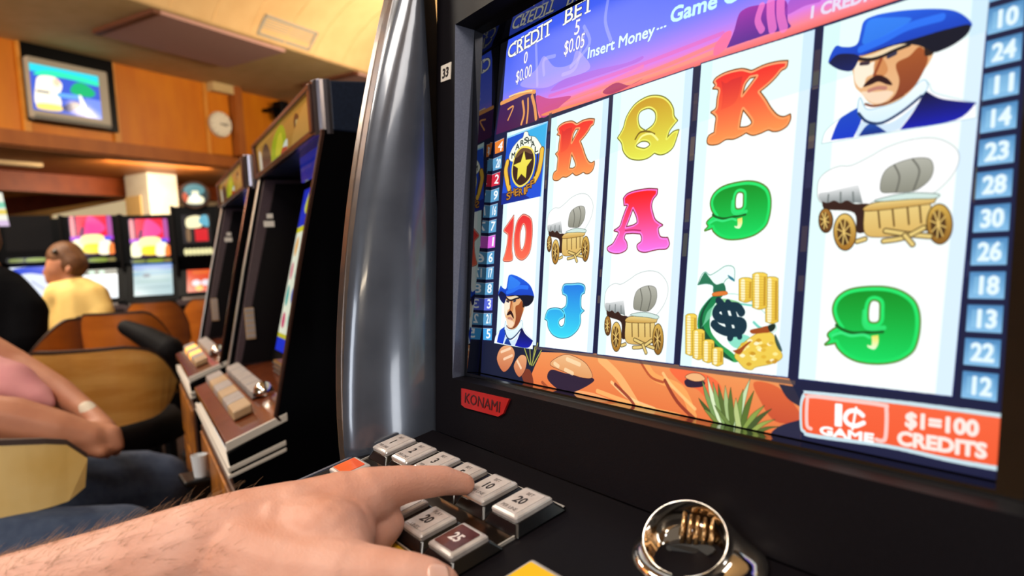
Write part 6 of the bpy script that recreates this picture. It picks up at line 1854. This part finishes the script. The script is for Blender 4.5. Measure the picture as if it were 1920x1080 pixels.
def chair(px, py, Z, rot, label, ply, h=.25, r=.245, pad=False, zc=None, hole=False, span=2.05, at_point=None, taper=.62, drop=0., screws=(-1.2, 1.2), t0=-1., rnd=(.93, .16, .10)):
    c = at(px, py, Z) if at_point is None else np.array(at_point)
    zm = float(c[2]) if zc is None else zc
    def cf(x, y, z):
        a = rot
        return np.array([c[0] + x * math.cos(a) - y * math.sin(a), c[1] + x * math.sin(a) + y * math.cos(a), z])
    g = thing("tub_chair", label, "chair", (c[0], c[1], 0))
    # local: the chair faces +y, the back is at -y
    N = 28
    outer, edge = [], []
    z0 = zm - h / 2
    for i in range(N + 1):
        t = t0 + (1 - t0) * i / N
        a = -math.pi / 2 + t * span
        k = abs(t)
        top = z0 + h * (1 - taper * (max(0, k - .40) / .60) ** 1.6)
        bot = z0 + .03 * k
        e = max(0, k - rnd[0]) / (1 - rnd[0])
        top -= h * rnd[1] * e * e
        bot += h * rnd[2] * e * e
        rr = r * (1 + .06 * k)
        po, pi = [(q * math.cos(a), q * (1.5 if math.sin(a) > 0 else 1.12) * math.sin(a)) for q in (rr, rr - .013)]
        flare = .02
        outer.append([cf(po[0] * .96, po[1] * .96, bot), cf(po[0] * (1 + flare), po[1] * (1 + flare), top - .008), cf(po[0] * (1 + flare), po[1] * (1 + flare), top),
                      cf(pi[0] * (1 + flare), pi[1] * (1 + flare), top), cf(pi[0] * .96, pi[1] * .96, bot)])
        edge.append([cf(po[0] * 1.025, po[1] * 1.025, top - .006), cf(po[0] * 1.025, po[1] * 1.025, top + .004), cf(pi[0] * 1.012, pi[1] * 1.012, top + .004), cf(pi[0] * 1.012, pi[1] * 1.012, top - .006)])
    mesh("backrest", *loft(outer), ply, g, smooth=False)
    mesh("edge_band", *loft(edge), m_edge, g)
    cush = [[cf(q * math.cos(t), q * math.sin(t) + .03, z) for t in np.linspace(0, 2 * math.pi, 20, endpoint=False)] for q, z in ((r * .72, z0 - .11 - drop), (r * .9, z0 - .095 - drop), (r * .92, z0 - .035 - drop), (r * .8, z0 + .005 - drop), (r * .2, z0 + .012 - drop))]
    mesh("seat", *loft(cush), m_seat, g, smooth=True)
    pd = [[cf(q * math.cos(t), q * math.sin(t) + .02, z) for t in np.linspace(0, 2 * math.pi, 16, endpoint=False)] for q, z in ((.24, 0), (.23, .025), (.035, .04), (.03, z0 - .12 - drop), (.12, z0 - .10 - drop))]
    mesh("pedestal", *loft(pd), m_leg, g)
    for a in screws:
        b = -math.pi / 2 + a
        q = [(r * .985 * math.cos(b), r * 1.05 * math.sin(b))]
        o = cf(q[0][0], q[0][1], z0 + h * .62)
        mesh("screw", *loft([[o + np.array([.008 * math.cos(t) * math.sin(rot), .008 * math.cos(t), .008 * math.sin(t)]) + (cf(math.cos(b), math.sin(b), 0) - cf(0, 0, 0)) * dd for t in np.linspace(0, 2 * math.pi, 8, endpoint=False)] for dd in (-.004, .010)]), m_edge, g)
    if pad:
        rr = []
        for i in range(13):
            b = -math.pi / 2 + .55 + i * .12
            kk = (.55 + i * .12) / span
            p = cf(r * 1.02 * math.cos(b), r * (1.5 if math.sin(b) > 0 else 1.12) * math.sin(b), z0 + h * (1 - taper * (max(0, kk - .40) / .60) ** 1.6) - .01)
            d = cf(math.cos(b), math.sin(b), 0) - cf(0, 0, 0)
            w = .038 if 0 < i < 12 else .012
            rr.append([p + d * w * math.cos(t) + np.array([0, 0, w * 1.3 * math.sin(t)]) for t in np.linspace(0, 2 * math.pi, 10, endpoint=False)])
        mesh("arm_pad", *loft(rr), m_seat, g, smooth=True)
    if hole:
        b = -math.pi / 2 + hole
        d = cf(math.cos(b), 1.12 * math.sin(b), 0) - cf(0, 0, 0)
        tn = np.array([-d[1], d[0], 0])
        o = np.array([c[0], c[1], z0 + h * .55]) + d * r * 1.012
        fr = lambda x, y, z: o + tn * x + d * y + np.array([0, 0, z])
        box("grip_plate", fr, -.022, .022, -.004, .006, -.030, .030, m_edge, g, .003)
        box("grip_opening", fr, -.013, .013, .004, .008, -.020, .004, m_veneer, g, .002)
    return g


chair(214, 712, 2.42, math.radians(62), "honey plywood tub chair with a grip hole nearest the side-on slot machine", m_ply, h=.27, r=.225, hole=-.40, span=1.45, taper=.30, rnd=(.62, .40, .30))
chair(62, 655, 3.0, math.radians(165), "orange tub chair directly behind the person in black", m_ply2, h=.25, r=.18, span=1.5)
c3 = chair(268, 655, 3.05, math.radians(55), "orange tub chair with a black arm pad behind the nearer honey one", m_ply2, h=.36, r=.205, span=1.5, rnd=(.5, .5, .1))
blob("arm_pad", [pxchain((236, 614, 2.72, 15), (278, 634, 2.70, 22), (318, 658, 2.68, 27), (338, 690, 2.72, 26))], .008, m_seat, c3, smooth=4)
chair(298, 612, 3.8, math.radians(75), "orange tub chair below the pale blue game screen", m_ply2, h=.29, r=.15, span=1.5)
chair(394, 606, 4.3, math.radians(85), "orange tub chair below the orange game screen", m_ply2, h=.33, r=.16, span=1.5)
e_ = at(112, 892, 1.27)
chair(0, 0, 0, math.radians(-4), "pale plywood tub chair under the person in pink", m_ply3, h=.19, r=.20, at_point=(e_[0] - .19, e_[1] - .09, float(e_[2]) + .015), taper=.25, drop=.08, screws=(1.75,), t0=-.35)

# ---------------------------------------------------------------- people
m_skin2 = mat("tanned_skin", "c08060", .55, col2="b87858", scale=12, sss=.04)
m_skin3 = mat("ruddy_skin", "bc8062", .55, col2="ae7054", scale=10, sss=.04)
m_hair2 = mat("brown_hair", "5a3418", .6, col2="6e4420", scale=50)
m_shirty = mat("yellow_shirt", "ecc878", .8, col2="e6c070", scale=14, bump=.3, bscale=30)
m_shirtp = mat("pink_shirt", "e09c9c", .8, col2="d89094", scale=14, bump=.3, bscale=30)
m_shirtb = mat("black_shirt", "040407", .9, col2="07070b", scale=14, spec=.08)
m_jeans = mat("blue_jeans", "2c3a54", .85, col2="38465e", scale=60, bump=.3, bscale=160)
m_trous = mat("dark_trousers", "16161c", .85)

# man in yellow, turned away to the left
p = thing("person", "seated man in a yellow t-shirt with brown hair and sunglasses on his head", "person", (*at(150, 600, 4.0)[:2], 0))
Zy = 4.0
blob("body", [pxchain((122, 494, Zy, 31), (118, 504, Zy, 29), (113, 520, Zy - .01, 19)), pxchain((108, 508, Zy - .02, 22), (102, 517, Zy - .02, 14)), pxchain((92, 505, Zy - .02, 9), (85, 512, Zy - .02, 6)), pxchain((92, 525, Zy - .02, 8), (93, 526, Zy - .02, 8)),
              pxchain((127, 510, Zy - .10, 7), (129, 502, Zy - .10, 6)), pxchain((126, 515, Zy, 19), (143, 545, Zy, 24)), pxchain((148, 552, Zy, 28), (160, 640, Zy, 38), (160, 690, Zy, 50)), pxchain((96, 612, Zy + .02, 14), (86, 622, Zy + .02, 13), (55, 630, Zy + .1, 12)),
              pxchain((188, 575, Zy, 20), (190, 620, Zy - .08, 16), (130, 640, Zy + .1, 13))], .014, m_skin2, p, smooth=4)
blob("hair", [pxchain((124, 484, Zy + .005, 33), (134, 494, Zy, 29)), pxchain((134, 498, Zy, 24), (138, 514, Zy, 15)), pxchain((104, 478, Zy, 14), (120, 472, Zy, 18))], .012, m_hair2, p, smooth=3)
blob("shirt", [pxchain((140, 540, Zy, 24), (150, 560, Zy, 42), (158, 640, Zy, 50), (158, 700, Zy, 52)), pxchain((132, 540, Zy - .02, 22), (116, 552, Zy - .03, 28)), pxchain((120, 556, Zy, 34), (106, 580, Zy, 29), (94, 612, Zy - .03, 24)), pxchain((170, 562, Zy, 36), (188, 585, Zy - .02, 25), (192, 612, Zy - .05, 20))], .014, m_shirty, p, smooth=6)
blob("trousers", [pxchain((150, 690, Zy, 50), (80, 715, Zy + .3, 30), (75, 850, Zy + .3, 20), (78, 880, Zy + .3, 18)), pxchain((170, 690, Zy, 50), (120, 720, Zy + .4, 30), (115, 850, Zy + .4, 20))], .016, m_trous, p, smooth=4)
gx = pxchain((103, 471, Zy - .1, 5), (100, 476, Zy - .04, 5), (101, 480, Zy + .05, 4))
blob("sunglasses", [gx], .008, m_gloss, p, smooth=1)

# man in black at the left edge
Zb = 3.1
p = thing("person", "person in a black shirt with their back turned at the left edge", "person", (*at(10, 600, Zb)[:2], 0))
blob("body", [pxchain((-52, 445, Zb, 44), (-50, 465, Zb, 36)), pxchain((-40, 480, Zb, 26), (-25, 530, Zb, 34)), pxchain((-20, 560, Zb, 60), (-5, 700, Zb, 70))], .014, m_skin3, p, smooth=4)
blob("shirt", [pxchain((-18, 528, Zb, 36), (-8, 560, Zb, 62), (5, 640, Zb, 72), (0, 730, Zb, 76)), pxchain((15, 555, Zb, 44), (44, 585, Zb, 42), (48, 640, Zb - .05, 36), (40, 690, Zb, 34)), pxchain((-80, 560, Zb, 40), (-110, 640, Zb, 36))], .014, m_shirtb, p, smooth=6)
blob("hair", [pxchain((-54, 432, Zb, 46), (-44, 450, Zb, 40))], .012, m_hair2, p, smooth=3)
blob("trousers", [pxchain((0, 740, Zb, 66), (-60, 760, Zb + .35, 44), (-64, 900, Zb + .35, 32)), pxchain((-40, 740, Zb, 66), (-110, 780, Zb + .4, 44), (-108, 900, Zb + .4, 32))], .016, m_trous, p, smooth=4)

# person in pink leaning on the knees
Zp = 1.62
p = thing("person", "person in a pink shirt and jeans leaning forward with forearms on the knees", "person", (*at(-60, 900, Zp)[:2], 0))
blob("body", [pxchain((-300, 560, Zp, 110), (-290, 800, Zp, 130)), pxchain((-290, 520, Zp, 46), (-262, 440, Zp, 40)), pxchain((-262, 385, Zp, 70), (-250, 405, Zp, 66), (-238, 430, Zp, 44)), pxchain((-200, 400, Zp, 10), (-180, 412, Zp, 9)), pxchain((-262, 400, Zp - .085, 14), (-258, 420, Zp - .085, 9)), pxchain((-212, 436, Zp, 16), (-206, 440, Zp, 12)), pxchain((-200, 610, Zp + .15, 50), (-70, 640, Zp + .16, 40), (30, 690, Zp + .16, 33), (110, 734, Zp + .12, 27), (168, 776, Zp + .06, 20), (196, 806, Zp + .02, 22)),
              pxchain((-250, 690, Zp - .1, 75), (-100, 795, Zp - .1, 64), (20, 795, Zp - .06, 52), (110, 812, Zp - .04, 42), (170, 822, Zp - .02, 30)),
              pxchain((170, 822, Zp - .02, 30), (196, 822, Zp, 24), (214, 834, Zp, 15)), pxchain((180, 812, Zp, 22), (212, 812, Zp, 16), (222, 836, Zp, 12)), pxchain((190, 806, Zp + .02, 18), (218, 822, Zp + .02, 13), (216, 846, Zp + .02, 11)),
              pxchain((160, 835, Zp - .03, 20), (190, 848, Zp - .03, 13)), pxchain((175, 838, Zp - .02, 16), (200, 850, Zp - .01, 11))], .0065, m_skin3, p, smooth=5)
blob("shirt", [pxchain((-320, 590, Zp, 120), (-300, 780, Zp, 150)), pxchain((-250, 620, Zp + .05, 90), (-70, 710, Zp + .06, 62), (20, 722, Zp + .05, 46), (72, 744, Zp + .05, 26), (96, 756, Zp + .05, 12)), pxchain((-280, 660, Zp - .1, 95), (-190, 730, Zp - .1, 84))], .010, m_shirtp, p, smooth=5)
blob("trousers", [pxchain((-300, 930, Zp, 150), (-60, 960, Zp + .05, 100), (120, 935, Zp + .12, 84), (262, 905, Zp + .25, 62), (300, 905, Zp + .27, 54)), pxchain((300, 905, Zp + .27, 54), (270, 1010, Zp + .27, 54), (235, 1180, Zp + .25, 46), (225, 1240, Zp + .25, 44)),
                  pxchain((-300, 980, Zp - .1, 150), (-80, 1070, 1.25, 120), (120, 1050, 1.25, 100), (220, 1030, 1.28, 84), (190, 1200, 1.28, 64))], .010, m_jeans, p, smooth=6)
blob("hair", [pxchain((-275, 360, Zp, 74), (-285, 395, Zp, 66)), pxchain((-245, 345, Zp, 58), (-225, 350, Zp, 48))], .009, m_hair2, p, smooth=4)
blob("wristwatch", [pxchain((163, 768, Zp + .06, 17), (172, 779, Zp + .05, 17))], .006, m_white, p, smooth=2)
# cup on the floor
cp = at(374, 866, 1.40)
tag(mesh("paper_cup", *loft([[cp + np.array([r * math.cos(t), r * math.sin(t), z]) for t in np.linspace(0, 2 * math.pi, 16, endpoint=False)] for r, z in ((.012, -.03), (.016, .015), (.015, .015), (.011, -.027))], (True, True)), m_paper, smooth=False), "white paper cup beside the side-on slot machine", "cup")
st = thing("foot_rail", "dark stand with a pale rail between the chairs and the side-on slot machine", "stand", (cp[0], cp[1] + .05, 0))
sf2 = lambda x, y, z: np.array([cp[0] - .02 + x, cp[1] + .01 + y, z])
box("post", sf2, -.02, .03, -.035, .02, 0, float(cp[2]) - .032, m_leg, st, .006)
box("rest_plate", sf2, -.035, .045, -.045, .03, float(cp[2]) - .042, float(cp[2]) - .030, m_leg, st, .004)
